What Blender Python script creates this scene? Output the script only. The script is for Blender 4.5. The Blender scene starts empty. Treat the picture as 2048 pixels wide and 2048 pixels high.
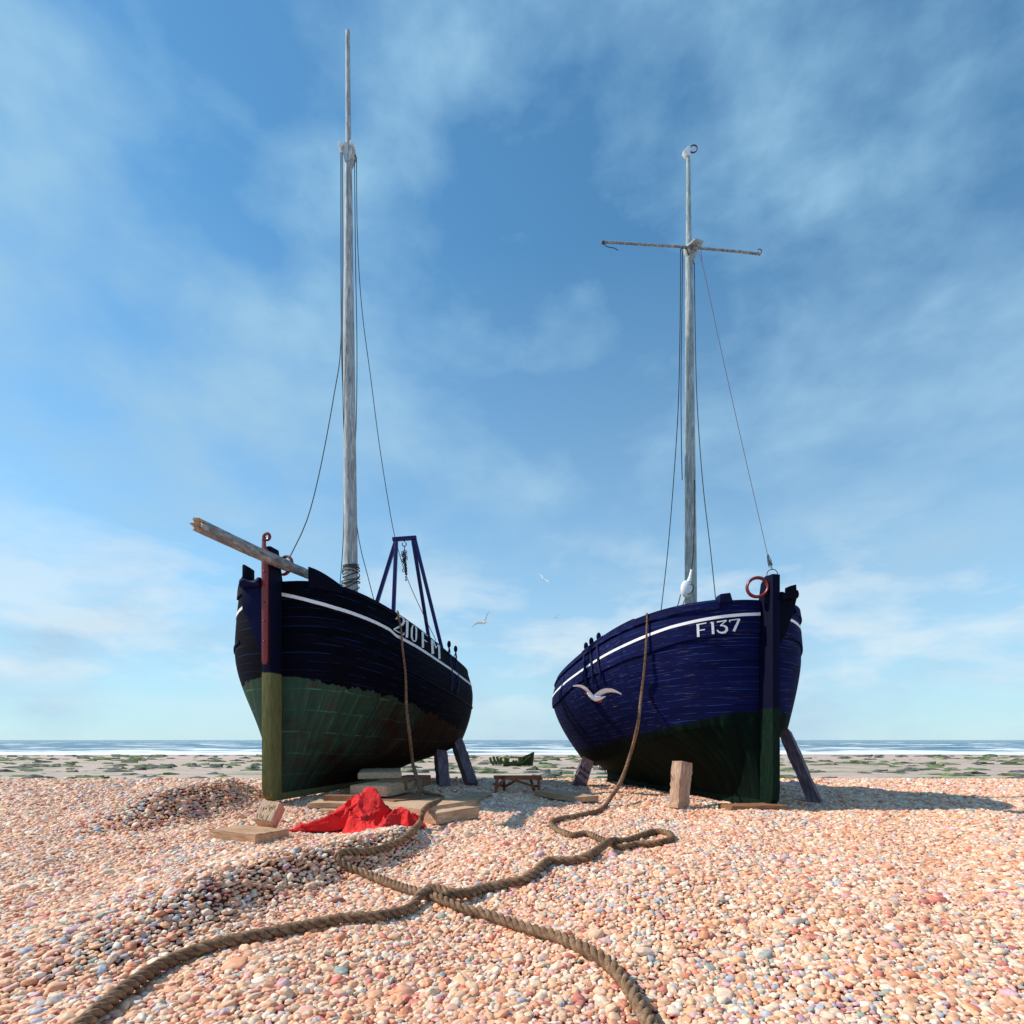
import bpy, bmesh, math, random
import numpy as np
from mathutils import Vector, Matrix
from mathutils.bvhtree import BVHTree
random.seed(7); rng = np.random.default_rng(7)
F, H0, CZ = 1150.0, 1480.0, 1.2           # focal length and horizon in photograph pixels, eye height in metres
scene = bpy.context.scene
COL = scene.collection
EYE = Vector((0, 0, CZ))

def at(px, py, Y): return Vector(((px-1024)/F*Y, Y, CZ-(py-H0)/F*Y))
def on_plane(px, py, z): return at(px, py, F*(CZ-z)/(py-H0))
def zl(lst, ox, oy, k): return [(ox+x*k, oy+y*k) for x, y in lst]

# ------------------------------------------------------------------ materials
class NT:
    def __init__(s, name, world=False):
        if world:
            s.m = bpy.data.worlds.new(name)
        else:
            s.m = bpy.data.materials.new(name)
        s.m.use_nodes = True; s.t = s.m.node_tree; s.t.nodes.clear()
    def n(s, typ, ins=None, **kw):
        nd = s.t.nodes.new(typ)
        for k, v in kw.items(): setattr(nd, k, v)
        if ins:
            for k, v in ins.items():
                if hasattr(v, 'bl_idname') and not isinstance(v, bpy.types.NodeSocket): v = v.outputs[0]
                if isinstance(v, bpy.types.NodeSocket): s.t.links.new(v, nd.inputs[k])
                else: nd.inputs[k].default_value = v
        return nd
    def math(s, op, a, b=0.0, c=None):
        i = {0: a, 1: b}
        if c is not None: i[2] = c
        return s.n('ShaderNodeMath', i, operation=op).outputs[0]
    def ramp(s, fac, stops, interp='LINEAR'):
        r = s.n('ShaderNodeValToRGB', {0: fac}); e = r.color_ramp; e.interpolation = interp
        while len(e.elements) < len(stops): e.elements.new(0.5)
        for el, (p, c) in zip(e.elements, stops):
            el.position = p; el.color = (c, c, c, 1) if isinstance(c, (int, float)) else (*c, 1)
        return r.outputs[0]
    def mix(s, f, a, b, typ='MIX'):
        def cv(c): return (*c, 1) if isinstance(c, tuple) and len(c) == 3 else c
        return s.n('ShaderNodeMixRGB', {0: f, 1: cv(a), 2: cv(b)}, blend_type=typ).outputs[0]
    def coord(s, which='Object', scale=(1, 1, 1), rot=(0, 0, 0)):
        tc = s.n('ShaderNodeTexCoord')
        return s.n('ShaderNodeMapping', {'Vector': tc.outputs[which], 'Scale': scale, 'Rotation': rot}).outputs[0]
    def noise(s, vec, scale, detail=5, rough=.55, dist=0):
        return s.n('ShaderNodeTexNoise', {'Vector': vec, 'Scale': scale, 'Detail': detail, 'Roughness': rough, 'Distortion': dist}).outputs[0]
    def out(s, color, rough=.6, bump=None, bstr=.3, bdist=.01, spec=.35, metal=0.0):
        b = s.n('ShaderNodeBsdfPrincipled')
        if isinstance(color, tuple): b.inputs['Base Color'].default_value = (*color, 1)
        else: s.t.links.new(color, b.inputs['Base Color'])
        if isinstance(rough, (int, float)): b.inputs['Roughness'].default_value = rough
        else: s.t.links.new(rough, b.inputs['Roughness'])
        b.inputs['Specular IOR Level'].default_value = spec; b.inputs['Metallic'].default_value = metal
        if bump is not None:
            bp = s.n('ShaderNodeBump', {'Height': bump, 'Strength': bstr, 'Distance': bdist})
            s.t.links.new(bp.outputs[0], b.inputs['Normal'])
        o = s.n('ShaderNodeOutputMaterial'); s.t.links.new(b.outputs[0], o.inputs[0])
        return s.m

def wood(name, c1, c2, c3, grain=(1.2, 14, 14), rough=.75, bstr=.5, spec=.2):
    t = NT(name); v = t.coord('Object', grain)
    a = t.noise(v, 3.0, 8, .65, .6); b = t.noise(t.coord('Object'), 2.2, 4)
    fine = t.noise(v, 14, 6, .7)
    col = t.ramp(a, [(.3, c1), (.52, c2), (.72, c3)])
    col = t.mix(t.ramp(b, [(.35, 0), (.7, .45)]), col, c1)
    col = t.mix(t.ramp(fine, [(.52, 0), (.75, .55)]), col, tuple(x*.45 for x in c1))
    return t.out(col, rough, t.math('ADD', a, t.math('MULTIPLY', fine, .6)), bstr, .01, spec)

def hull_mat(name, tops, scratch_and_light, bottom_fn, jag, planks):
    t = NT(name)
    uv = t.n('ShaderNodeUVMap').outputs[0]
    sep = t.n('ShaderNodeSeparateXYZ', {0: uv}); U, V = sep.outputs[0], sep.outputs[1]
    wl = t.n('ShaderNodeAttribute', attribute_name='wl').outputs['Fac']
    pv = t.math('MULTIPLY', V, planks)
    wob = t.math('MULTIPLY', t.noise(t.n('ShaderNodeMapping', {'Vector': uv, 'Scale': (1.3, 6, 1)}).outputs[0], 1.0, 3), .35)
    fr = t.math('FRACT', t.math('ADD', pv, wob))
    seam = t.math('LESS_THAN', fr, .07); lip_light = t.math('MULTIPLY', t.math('GREATER_THAN', fr, .07), t.math('LESS_THAN', fr, .15))
    st = t.n('ShaderNodeMapping', {'Vector': uv, 'Scale': (1.5, 60, 1)}).outputs[0]
    n1 = t.noise(st, 2.0, 7, .7); n2 = t.noise(t.n('ShaderNodeMapping', {'Vector': uv, 'Scale': (.8, 5, 1)}).outputs[0], 1.6, 4)
    plk = t.n('ShaderNodeTexWhiteNoise', {'W': t.math('FLOOR', t.math('ADD', pv, wob))}, noise_dimensions='1D').outputs[0]
    base = t.mix(t.ramp(n2, [(.35, 0), (.7, 1)]), tops[0], tops[1])
    base = t.mix(t.math('MULTIPLY', plk, .5), base, tops[2])
    sc = t.math('MULTIPLY', t.ramp(n1, [(.585, 0), (.67, 1)]), t.ramp(n2, [(.42, .12), (.6, .75)]))
    base = t.mix(t.math('MULTIPLY', sc, scratch_and_light[1]), base, scratch_and_light[0])
    brk = t.ramp(t.noise(t.n('ShaderNodeMapping', {'Vector': uv, 'Scale': (3, 9, 1)}).outputs[0], 1.3, 4), [(.45, 0), (.58, 1)])
    base = t.mix(t.math('MULTIPLY', lip_light, t.math('MULTIPLY', brk, .55)), base, scratch_and_light[2])  # blue highlight on the plank edge above each seam, painted into the colour
    base = t.mix(t.math('MULTIPLY', seam, .85), base, (.0015, .0015, .003))
    bot = bottom_fn(t, uv, U, V, wl)
    jn = t.noise(t.n('ShaderNodeMapping', {'Vector': uv, 'Scale': (jag[1], .8, 1)}).outputs[0], 1.0, jag[2], .6)
    edge = t.math('ADD', wl, t.math('MULTIPLY', t.math('SUBTRACT', jn, .5), jag[0]))
    f = t.ramp(t.math('ADD', edge, .5), [(.5-jag[3], 1), (.5+jag[3], 0)])
    col = t.mix(f, base, bot)
    hgt = t.math('SUBTRACT', t.math('MULTIPLY', n1, .35), t.math('MULTIPLY', seam, t.math('SUBTRACT', 1.0, f)))
    return t.out(col, .8, hgt, .5, .012, .06)

def bottom_R(t, uv, U, V, wl):
    n = t.noise(t.n('ShaderNodeMapping', {'Vector': uv, 'Scale': (9, 3, 1)}).outputs[0], 1.2, 7, .7)
    d = t.noise(uv, 1.1, 3)
    c = t.ramp(n, [(.35, (.001, .0025, .003)), (.55, (.003, .012, .008)), (.75, (.010, .05, .016))])
    return t.mix(t.ramp(d, [(.35, .0), (.65, .7)]), c, (.001, .002, .003))
def bottom_L(t, uv, U, V, wl):
    n = t.noise(t.n('ShaderNodeMapping', {'Vector': uv, 'Scale': (2.5, 4, 1)}).outputs[0], 1.4, 8, .7)
    f = t.noise(t.n('ShaderNodeMapping', {'Vector': uv, 'Scale': (30, 6, 1)}).outputs[0], 1.0, 5, .7)
    br = t.n('ShaderNodeTexBrick', {'Vector': t.n('ShaderNodeVectorMath', {0: t.n('ShaderNodeMapping', {'Vector': uv, 'Scale': (1.0, 3.6, 1)}).outputs[0], 1: t.n('ShaderNodeVectorMath', {0: t.n('ShaderNodeTexNoise', {'Vector': uv, 'Scale': 2.5, 'Detail': 4}).outputs['Color'], 1: (.10, .10, 0)}, operation='MULTIPLY').outputs[0]}, operation='ADD').outputs[0], 'Scale': 1.15,
        'Mortar Size': .013, 'Brick Width': .62, 'Row Height': .42, 'Color1': (0, 0, 0, 1), 'Color2': (.35, .35, .35, 1), 'Mortar': (1, 1, 1, 1), 'Bias': 0.0})
    big = t.noise(t.n('ShaderNodeMapping', {'Vector': uv, 'Scale': (.9, 3.2, 1)}).outputs[0], 1.3, 6, .7, .4)
    streak = t.noise(t.n('ShaderNodeMapping', {'Vector': uv, 'Scale': (16, 1.6, 1)}).outputs[0], 1.0, 7, .72)
    aft = t.ramp(t.math('ADD', t.math('ADD', t.math('MULTIPLY', U, .15), t.math('MULTIPLY', t.math('SUBTRACT', .35, V), .55)), t.math('MULTIPLY', t.math('SUBTRACT', big, .5), 1.5)), [(.02, 0), (.40, 1)])
    g = t.mix(t.ramp(streak, [(.35, 0), (.7, 1)]), (.014, .040, .032), (.05, .095, .062)); bn = t.mix(t.ramp(streak, [(.35, 0), (.7, 1)]), (.016, .008, .006), (.055, .026, .016))
    g = t.mix(t.ramp(n, [(.50, 0), (.70, .8)]), g, (.07, .035, .022))
    c = t.mix(aft, g, bn)
    seamf = t.math('MULTIPLY', br.outputs['Fac'], t.ramp(n, [(.44, .0), (.60, .8)]))
    spk = t.ramp(t.noise(uv, 38, 4, .75), [(.64, 0), (.72, .7)])
    c = t.mix(t.math('MULTIPLY', spk, t.math('SUBTRACT', 1.0, t.math('MULTIPLY', aft, .7))), c, (.06, .25, .20))
    return t.mix(t.math('MULTIPLY', seamf, t.math('SUBTRACT', 1.0, t.math('MULTIPLY', aft, .75))), c, (.05, .22, .15))

M = {}
NAVY = [(.0025, .004, .034), (.004, .006, .056), (.007, .010, .070)]
M['hullR'] = hull_mat('weathered_navy_planking', NAVY, [(.30, .24, .22), .8, (.02, .09, .38)], bottom_R, (.10, 5, 5, .04), 27)
M['hullL'] = hull_mat('dark_navy_planking_over_copper', [(.0005, .0006, .0025), (.0008, .001, .0045), (.0025, .003, .011)], [(.03, .04, .12), .3, (.012, .035, .17)], bottom_L, (.44, 6.5, 6, .004), 24)
def paint(name, c, r=.5, c2=None, spec=.3):
    t = NT(name); v = t.coord('Object', (5, 5, 5)); n = t.noise(v, 3, 6, .65); n2 = t.noise(v, 16, 5, .7)
    col = t.mix(t.ramp(n, [(.35, 0), (.7, .8)]), c, c2 or tuple(x*.55 for x in c))
    col = t.mix(t.ramp(n2, [(.62, 0), (.72, .35)]), col, tuple(x*.4 for x in c))
    return t.out(col, r, n2, .25, .006, spec)
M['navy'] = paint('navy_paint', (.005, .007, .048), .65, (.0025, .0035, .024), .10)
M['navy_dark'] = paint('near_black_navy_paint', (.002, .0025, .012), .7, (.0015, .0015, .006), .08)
M['worn_white'] = None
M['gantry_blue'] = paint('royal_blue_paint', (.006, .010, .13), .45)
M['red_iron'] = paint('oxblood_paint', (.20, .012, .014), .35, (.11, .007, .008), .5)
M['white_paint'] = paint('chalky_white_paint', (.80, .79, .76), .6, (.62, .63, .66))
M['white_clean'] = paint('white_enamel', (.86, .86, .87), .4, (.8, .8, .84))
M['rig'] = paint('tarred_cord', (.07, .065, .055), .85, (.04, .035, .03), .1)
M['red_wire'] = paint('red_rusted_wire', (.16, .015, .015), .6)
M['rust'] = paint('rusted_black_iron', (.022, .014, .014), .6, (.05, .018, .014))
M['ochre_cord'] = paint('ochre_cord', (.26, .19, .07), .85, (.16, .11, .04), .1)
M['blue_cord'] = paint('blue_cord', (.02, .035, .16), .8)
M['stemgreen'] = None
def stem_mat(name, top, g1, g2, stain):
    t = NT(name); v = t.coord('Object', (9, 9, 1.6)); n = t.noise(v, 3, 8, .72); n2 = t.noise(v, 9, 6, .7)
    wl = t.n('ShaderNodeAttribute', attribute_name='wl').outputs['Fac']
    g = t.mix(t.ramp(n, [(.35, 0), (.68, 1)]), g1, g2)
    g = t.mix(t.ramp(n2, [(.6, 0), (.72, .8)]), g, stain)
    tp = t.mix(t.ramp(n2, [(.58, 0), (.75, .7)]), top, tuple(min(1, x*5) for x in top))
    e = t.math('ADD', wl, t.math('MULTIPLY', t.math('SUBTRACT', n, .5), .08))
    f = t.ramp(t.math('ADD', e, .5), [(.49, 1), (.51, 0)])
    return t.out(t.mix(f, tp, g), .75, t.math('ADD', n, n2), .35, .01, .08)
M['stemL'] = stem_mat('stem_timber_olive_below', (.004, .005, .020), (.10, .115, .04), (.21, .20, .09), (.09, .26, .21))
M['stemR'] = stem_mat('stem_timber_green_below', (.0025, .003, .018), (.0015, .005, .005), (.006, .026, .014), (.02, .10, .02))
M['mast'] = wood('silvered_mast_wood', (.15, .15, .165), (.44, .44, .44), (.80, .79, .75), (12, 12, 1.1), .7, .4)
M['mastR'] = wood('silver_green_mast_wood', (.13, .165, .17), (.40, .44, .44), (.80, .77, .72), (12, 12, 1.1), .7, .4)
M['spar'] = wood('grey_spar_wood', (.08, .08, .085), (.32, .32, .32), (.68, .67, .65), (6, 1.0, 6), .7, .5)
M['deck'] = wood('deck_boards', (.10, .07, .05), (.18, .13, .09), (.26, .2, .15), (14, 1.2, 14))
M['timber'] = wood('pale_sawn_timber', (.34, .19, .11), (.62, .43, .28), (.78, .62, .46), (1.2, 13, 13), .8)
M['timber2'] = wood('tan_sawn_timber', (.30, .15, .08), (.56, .35, .21), (.76, .56, .38), (1.2, 13, 13), .8)
M['timber3'] = wood('brown_sawn_timber', (.15, .06, .035), (.30, .15, .08), (.45, .26, .15), (1.2, 13, 13), .8)
M['prop'] = wood('purple_grey_weathered_post', (.07, .035, .045), (.20, .14, .17), (.40, .33, .36), (14, 14, 1.2), .8, .8)
M['post'] = wood('cracked_pale_post', (.22, .10, .06), (.52, .34, .24), (.76, .62, .50), (15, 15, 1.1), .8, 1.0)
M['trestle'] = wood('red_brown_trestle_wood', (.14, .035, .018), (.32, .10, .045), (.44, .18, .09), (2, 12, 6), .7)
M['strand'] = wood('hemp_strand', (.10, .055, .035), (.27, .165, .10), (.50, .35, .22), (8, 8, 8), .85, .5, .1)
M['strand_orange'] = wood('orange_hemp_strand', (.17, .075, .03), (.36, .19, .085), (.48, .30, .17), (8, 8, 8), .85, .5, .1)
def worn_white():
    t = NT('worn_white_lettering'); n = t.noise(t.coord('Object', (3, 3, 14)), 5, 8, .75); n2 = t.noise(t.coord('Object'), 30, 5, .7)
    c = t.mix(t.ramp(n, [(.56, 0), (.66, .8)]), t.mix(n2, (.70, .72, .78), (.84, .84, .82)), (.05, .06, .14))
    return t.out(c, .7, n2, .2, .004, .15)
M['worn_white'] = worn_white()
def cloth():
    t = NT('red_canvas'); v = t.coord('Object'); n = t.noise(v, 5, 5); w = t.noise(t.coord('Object', (70, 70, 70)), 2, 3)
    cr = t.math('ABSOLUTE', t.math('SUBTRACT', t.noise(t.coord('Object', (1, 1, 1.4)), 6.5, 5, .6, 1.2), .5)); cre = t.ramp(cr, [(0, 0), (.09, 1)])
    cr2 = t.math('ABSOLUTE', t.math('SUBTRACT', t.noise(t.coord('Object', (1, 1, 1.4)), 15, 4, .6, .8), .5)); cre = t.math('ADD', cre, t.math('MULTIPLY', t.ramp(cr2, [(0, 0), (.12, 1)]), .5))
    d = t.noise(v, 3.1, 7, .7)
    col = t.mix(n, (.68, .004, .008), (.86, .025, .022)); col = t.mix(t.ramp(d, [(.55, 0), (.75, .35)]), col, (.80, .20, .15)); col = t.mix(t.ramp(d, [(.25, .4), (.42, 0)]), col, (.30, .003, .006))
    return t.out(col, .75, t.math('ADD', cre, t.math('MULTIPLY', w, .15)), .55, .016, .35)
M['red_canvas'] = cloth()
M['feather'] = paint('white_feathers', (.82, .80, .80), .8, (.72, .69, .73), .1)
M['beak'] = paint('red_beak', (.65, .02, .02), .5)
M['weedwood'] = wood('weed_green_wreck_timber', (.02, .03, .012), (.07, .11, .02), (.22, .28, .03), (3, 3, 3), .8)
M['wreck_dark'] = wood('black_green_wreck_timber', (.008, .012, .006), (.02, .03, .012), (.09, .12, .015), (3, 3, 3), .8)
M['carve'] = paint('carved_groove', (.30, .17, .08), .9)

# ------------------------------------------------------------------ builders
def tag(o, label=None, cat=None, group=None, kind=None):
    if label: o['label'] = label
    if cat: o['category'] = cat
    if group: o['group'] = group
    if kind: o['kind'] = kind
    return o
def empty(name, loc):
    o = bpy.data.objects.new(name, None); COL.objects.link(o); o.location = loc; o.empty_display_size = .2
    return o
def root_of(o):
    loc = Vector((0, 0, 0))
    while o is not None: loc = loc+o.location; o = o.parent
    return loc
class MB:
    """collects world-space verts and faces, then links ONE mesh object"""
    def __init__(s): s.v = []; s.f = []; s.uv = []; s.att = []
    def add(s, vs, fs, uv=None):
        k = len(s.v); s.v += [tuple(v) for v in vs]; s.f += [tuple(i+k for i in f) for f in fs]
        return s
    def tube(s, pts, rad, n=10, cap=True, squash=None):
        pts = [Vector(p) for p in pts]; m = len(pts)
        if isinstance(rad, (int, float)): rad = [rad]*m
        T = [(pts[min(i+1, m-1)]-pts[max(i-1, 0)]).normalized() for i in range(m)]
        ref = Vector((0, 0, 1)) if abs(T[0].z) < .9 else Vector((0, 1, 0))
        N = (ref-T[0]*ref.dot(T[0])).normalized(); vs = []
        for i in range(m):
            N = (N-T[i]*N.dot(T[i])).normalized(); B = T[i].cross(N)
            for j in range(n):
                a = 2*math.pi*j/n
                vs.append(pts[i]+(N*math.cos(a)+B*math.sin(a))*rad[i])
        fs = [(i*n+j, i*n+(j+1) % n, (i+1)*n+(j+1) % n, (i+1)*n+j) for i in range(m-1) for j in range(n)]
        if cap: fs += [tuple(range(n))[::-1], tuple((m-1)*n+j for j in range(n))]
        return s.add(vs, fs)
    def torus(s, c, axis, R, r, n=28, m=10, a0=0, a1=2*math.pi, flat=1.0):
        axis = Vector(axis).normalized(); c = Vector(c)
        e1 = axis.cross(Vector((0, 0, 1)));  e1 = (e1 if e1.length > .01 else Vector((1, 0, 0))).normalized(); e2 = axis.cross(e1).normalized()
        vs = []; full = abs(a1-a0-2*math.pi) < 1e-6; cnt = n if full else n+1
        for i in range(cnt):
            a = a0+(a1-a0)*i/n; d = e1*math.cos(a)+e2*math.sin(a)
            for j in range(m):
                b = 2*math.pi*j/m; vs.append(c+d*(R+r*math.cos(b))+axis*(r*flat*math.sin(b)))
        fs = [(i*m+j, i*m+(j+1) % m, ((i+1) % cnt)*m+(j+1) % m, ((i+1) % cnt)*m+j) for i in range(n if full else n) for j in range(m)]
        return s.add(vs, fs)
    def ball(s, c, r, n=12, m=8):
        c = Vector(c); rx, ry, rz = (r, r, r) if isinstance(r, (int, float)) else r
        vs = [c+Vector((0, 0, rz))]
        for i in range(1, m):
            t = math.pi*i/m
            for j in range(n):
                a = 2*math.pi*j/n; vs.append(c+Vector((rx*math.sin(t)*math.cos(a), ry*math.sin(t)*math.sin(a), rz*math.cos(t))))
        vs.append(c-Vector((0, 0, rz))); fs = []
        for j in range(n): fs.append((0, 1+j, 1+(j+1) % n))
        for i in range(m-2):
            for j in range(n): fs.append((1+i*n+j, 1+(i+1)*n+j, 1+(i+1)*n+(j+1) % n, 1+i*n+(j+1) % n))
        e = len(vs)-1
        for j in range(n): fs.append((e, 1+(m-2)*n+(j+1) % n, 1+(m-2)*n+j))
        return s.add(vs, fs)
    def prism(s, poly, d):
        """closed polygon of world points extruded by vector d"""
        n = len(poly); d = Vector(d); vs = [Vector(p) for p in poly]+[Vector(p)+d for p in poly]
        fs = [tuple(range(n)), tuple(range(2*n-1, n-1, -1))]+[(i, i+n, (i+1) % n+n, (i+1) % n)[::-1] for i in range(n)]
        return s.add(vs, fs)
    def beam(s, a, b, w, h, up=(0, 0, 1)):
        a, b = Vector(a), Vector(b); t = (b-a).normalized(); x = t.cross(Vector(up)).normalized()*w/2; y = x.cross(t).normalized()*h/2
        return s.prism([a-x-y, a+x-y, a+x+y, a-x+y], b-a)
    def build(s, name, mat, parent=None, smooth=True, bevel=0, seg=2, autosm=40):
        loc = root_of(parent) if parent else Vector((0, 0, 0))
        me = bpy.data.meshes.new(name)
        o = bpy.data.objects.new(name, me); COL.objects.link(o)
        if parent is None and s.v:
            a = np.array(s.v); loc = Vector(((a[:, 0].min()+a[:, 0].max())/2, (a[:, 1].min()+a[:, 1].max())/2, a[:, 2].min())); o.location = loc
        else: o.parent = parent
        me.from_pydata([tuple(Vector(v)-loc) for v in s.v], [], s.f)
        bm = bmesh.new(); bm.from_mesh(me)
        bmesh.ops.recalc_face_normals(bm, faces=bm.faces)
        if bevel:
            ed = [e for e in bm.edges if len(e.link_faces) == 2 and e.calc_face_angle(0) > .5]
            bmesh.ops.bevel(bm, geom=ed, offset=bevel, segments=seg, affect='EDGES', profile=.6)
        bm.to_mesh(me); bm.free()
        me.materials.append(mat)
        for p in me.polygons: p.use_smooth = smooth
        if smooth:
            try: me.set_sharp_from_angle(angle=math.radians(autosm))
            except Exception: pass
        return o

def smooth_path(pts, step=.03):
    pts = [Vector(p) for p in pts]; P = [pts[0]*2-pts[1]]+pts+[pts[-1]*2-pts[-2]]; out = []
    for i in range(1, len(P)-2):
        a, b, c, d = P[i-1], P[i], P[i+1], P[i+2]; n = max(2, int((c-b).length/step))
        for k in range(n):
            t = k/n
            out.append(.5*((2*b)+(c-a)*t+(2*a-5*b+4*c-d)*t*t+(3*b-a-3*c+d)*t**3))
    out.append(pts[-1]); return out

# ------------------------------------------------------------------ hull shapes
NA = ['th','L','B','sm','pb','qb','ps','qs','zr0','zr1','zr2','zr3','zk0','zk1','sh','s0','rise','pr','tE','gE','gEb','tM','tum','b0','tEb','pw']
PL = dict(th=.2004, L=6.9563, B=1.9564, sm=.6969, pb=2.1905, qb=3.0597, ps=2.7977, qs=2.9593, zr0=3.93, zr1=3.5102, zr2=3.147, zr3=2.9765, zk0=.17, zk1=.1783, sh=.76, s0=.4331, rise=.3037, pr=2.5831, tE=.2427, gE=.8372, gEb=.3757, tM=.72, tum=.084, b0=.0854)
PR = dict(th=-.2688, L=7.0695, B=2.077, sm=.4951, pb=2.7088, qb=1.949, ps=2.3057, qs=2.7531, zr0=3.5962, zr1=3.2741, zr2=2.8722, zr3=2.6888, zk0=.06, zk1=.0366, sh=.8708, s0=.4085, rise=.1822, pr=2.8139, tE=.1256, gE=.4627, gEb=.7546, tM=.751, tum=.0995, b0=.0847, tEb=.3837, pw=1.4705)
STEM = .32
def lag4(s, z):
    k = [0, 1/3, 2/3, 1]; r = 0
    for i in range(4):
        w = 1
        for j in range(4):
            if j != i: w = w*(s-k[j])/(k[i]-k[j])
        r = r+w*z[i]
    return r
def herm(t, t1, t2, g1, g3):
    g0, g2, t0, t3 = 0., 1., 0., 1.
    d01 = (g1-g0)/t1; d12 = (g2-g1)/(t2-t1); d23 = (g3-g2)/(1-t2)
    m0 = d01*.6; m1 = 2*d01*d12/(d01+d12+1e-9); m3 = d23*1.4
    def seg(ta, tb, ga, gb, ma, mb):
        h = tb-ta; q = np.clip((t-ta)/h, 0, 1)
        return (2*q**3-3*q**2+1)*ga+(q**3-2*q**2+q)*h*ma+(-2*q**3+3*q**2)*gb+(q**3-q**2)*h*mb
    return np.where(t < t1, seg(0, t1, 0, g1, m0, m1), np.where(t < t2, seg(t1, t2, g1, 1, m1, 0), seg(t2, 1, 1, g3, 0, m3)))
class Hull:
    def __init__(s, p, px0):
        s.p = p; s.Xf = (px0-1024)/F*9.6; s.Yf = 9.6; s.c, s.s = math.cos(p['th']), math.sin(p['th'])
    def W(s, u, b, z):
        u, b, z = np.broadcast_arrays(u, b, z)
        return np.stack([s.Xf+s.s*u+s.c*b, s.Yf+s.c*u-s.s*b, z], -1)
    def w(s, u, b, z): return Vector(s.W(u, b, z).tolist())
    def zr(s, q): p = s.p; return lag4(q, [p['zr0'], p['zr1'], p['zr2'], p['zr3']])
    def zk(s, q): p = s.p; return p['zk0']+(p['zk1']-p['zk0'])*q/p['sh']
    def zb(s, q):
        p = s.p; k = np.clip((q-p['s0'])/(1-p['s0']), 0, 1); zb = s.zk(q)+.12
        return zb+np.maximum(s.zr(q)-.25-zb, 0)*p['rise']*k**p['pr']
    def half(s, q, t):
        p = s.p
        bow = (1-(1-np.clip(q/p['sm'], 0, 1))**p['pb'])**(1/p['qb'])
        st = np.maximum(1-np.clip((q-p['sm'])/(1-p['sm']), 0, 1)**p['ps'], 0)**(1/p['qs'])
        w = np.clip(q/p['sm'], 0, 1)
        if 'pw' in p:
            w = w*w*(3-2*w); gE = p['gEb']+(p['gE']-p['gEb'])*w; tc = p['tEb']+(p['tE']-p['tEb'])*np.clip(q/.85, 0, 1)
            lo = gE*(.25*(t/tc)+.75*np.clip(t/tc, 0, 1)**2); q2 = np.clip((t-tc)/(p['tM']-tc), 0, 1); mid = gE+(1-gE)*(1-(1-q2)**p['pw'])
            q3 = np.clip((t-p['tM'])/(1-p['tM']), 0, 1); g = np.where(t < tc, lo, mid)-p['tum']*q3**2
        else: g = herm(t, p['tE'], p['tM'], p['gEb']+(p['gE']-p['gEb'])*w, 1-p['tum'])
        return p['b0']+(p['B']-p['b0'])*bow*st*g
    def pt(s, q, t, side, off=0.0):
        """numpy grids -> world points, pushed off along the outward normal"""
        q, t = np.broadcast_arrays(np.asarray(q, float), np.asarray(t, float)); L = s.p['L']
        def raw(q, t): return s.W(STEM+L*q, side*s.half(q, t), s.zb(q)+(s.zr(q)-s.zb(q))*t)
        P = raw(q, t)
        if off:
            e = 2e-3; a = raw(np.clip(q+e, 0, 1), t)-raw(np.clip(q-e, 0, 1), t); b = raw(q, np.clip(t+e, 0, 1))-raw(q, np.clip(t-e, 0, 1))
            n = np.cross(a, b); n /= np.linalg.norm(n, axis=-1, keepdims=True)+1e-12
            out = np.array([s.c*side, -s.s*side, 0.]); sg = np.sign((n*out).sum(-1, keepdims=True)); sg[sg == 0] = 1
            P = P+n*sg*off
        return P
    def st(s, P):
        """world point -> (q, t)"""
        dx, dy = P[0]-s.Xf, P[1]-s.Yf; u = dx*s.s+dy*s.c; q = min(max((u-STEM)/s.p['L'], 0), 1)
        return q, (P[2]-s.zb(q))/(s.zr(q)-s.zb(q))
    def bvh(s):
        q = np.linspace(0, 1, 200)[:, None]; q = .3*q**3+.7*q*q*(3-2*q); t = np.linspace(0, 1, 90)[None, :]; vs = []; fs = []
        for sd in (-1, 1):
            P = s.pt(q, t, sd).reshape(-1, 3); k = len(vs); vs += P.tolist()
            for i in range(199):
                for j in range(89): fs.append((k+i*90+j, k+(i+1)*90+j, k+(i+1)*90+j+1, k+i*90+j+1))
        s.tree = BVHTree.FromPolygons(vs, fs)
    def hit(s, px, py, off=.0):
        d = (at(px, py, 1.)-EYE).normalized(); l, n, i, dist = s.tree.ray_cast(EYE, d)
        if l is None:
            best = None
            for D in np.linspace(8, 19, 120):
                r = s.tree.find_nearest(EYE+d*D)
                if best is None or r[3] < best[3]: best = r
            l, n = best[0], best[1]
        if n.dot(d) > 0: n = -n
        return l+n*off, n
    def curve(s, pix):
        """pixel polyline seen on the hull -> sorted (q, t) arrays"""
        sd = 1 if s.p['th'] > 0 else -1; r = []
        for x, y in pix:
            p = s.hit(x, y)[0]
            if ((p[0]-s.Xf)*s.c-(p[1]-s.Yf)*s.s)*sd > .02: r.append(s.st(p))
        r.sort(); return np.array([a for a, b in r]), np.array([b for a, b in r])

def grid_faces(n, m, k=0, flip=False):
    fs = [(k+i*m+j, k+(i+1)*m+j, k+(i+1)*m+j+1, k+i*m+j+1) for i in range(n-1) for j in range(m-1)]
    return [f[::-1] for f in fs] if flip else fs
def set_attr(o, wl):
    a = o.data.attributes.new('wl', 'FLOAT', 'POINT'); a.data.foreach_set('value', np.asarray(wl, np.float32))

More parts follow.
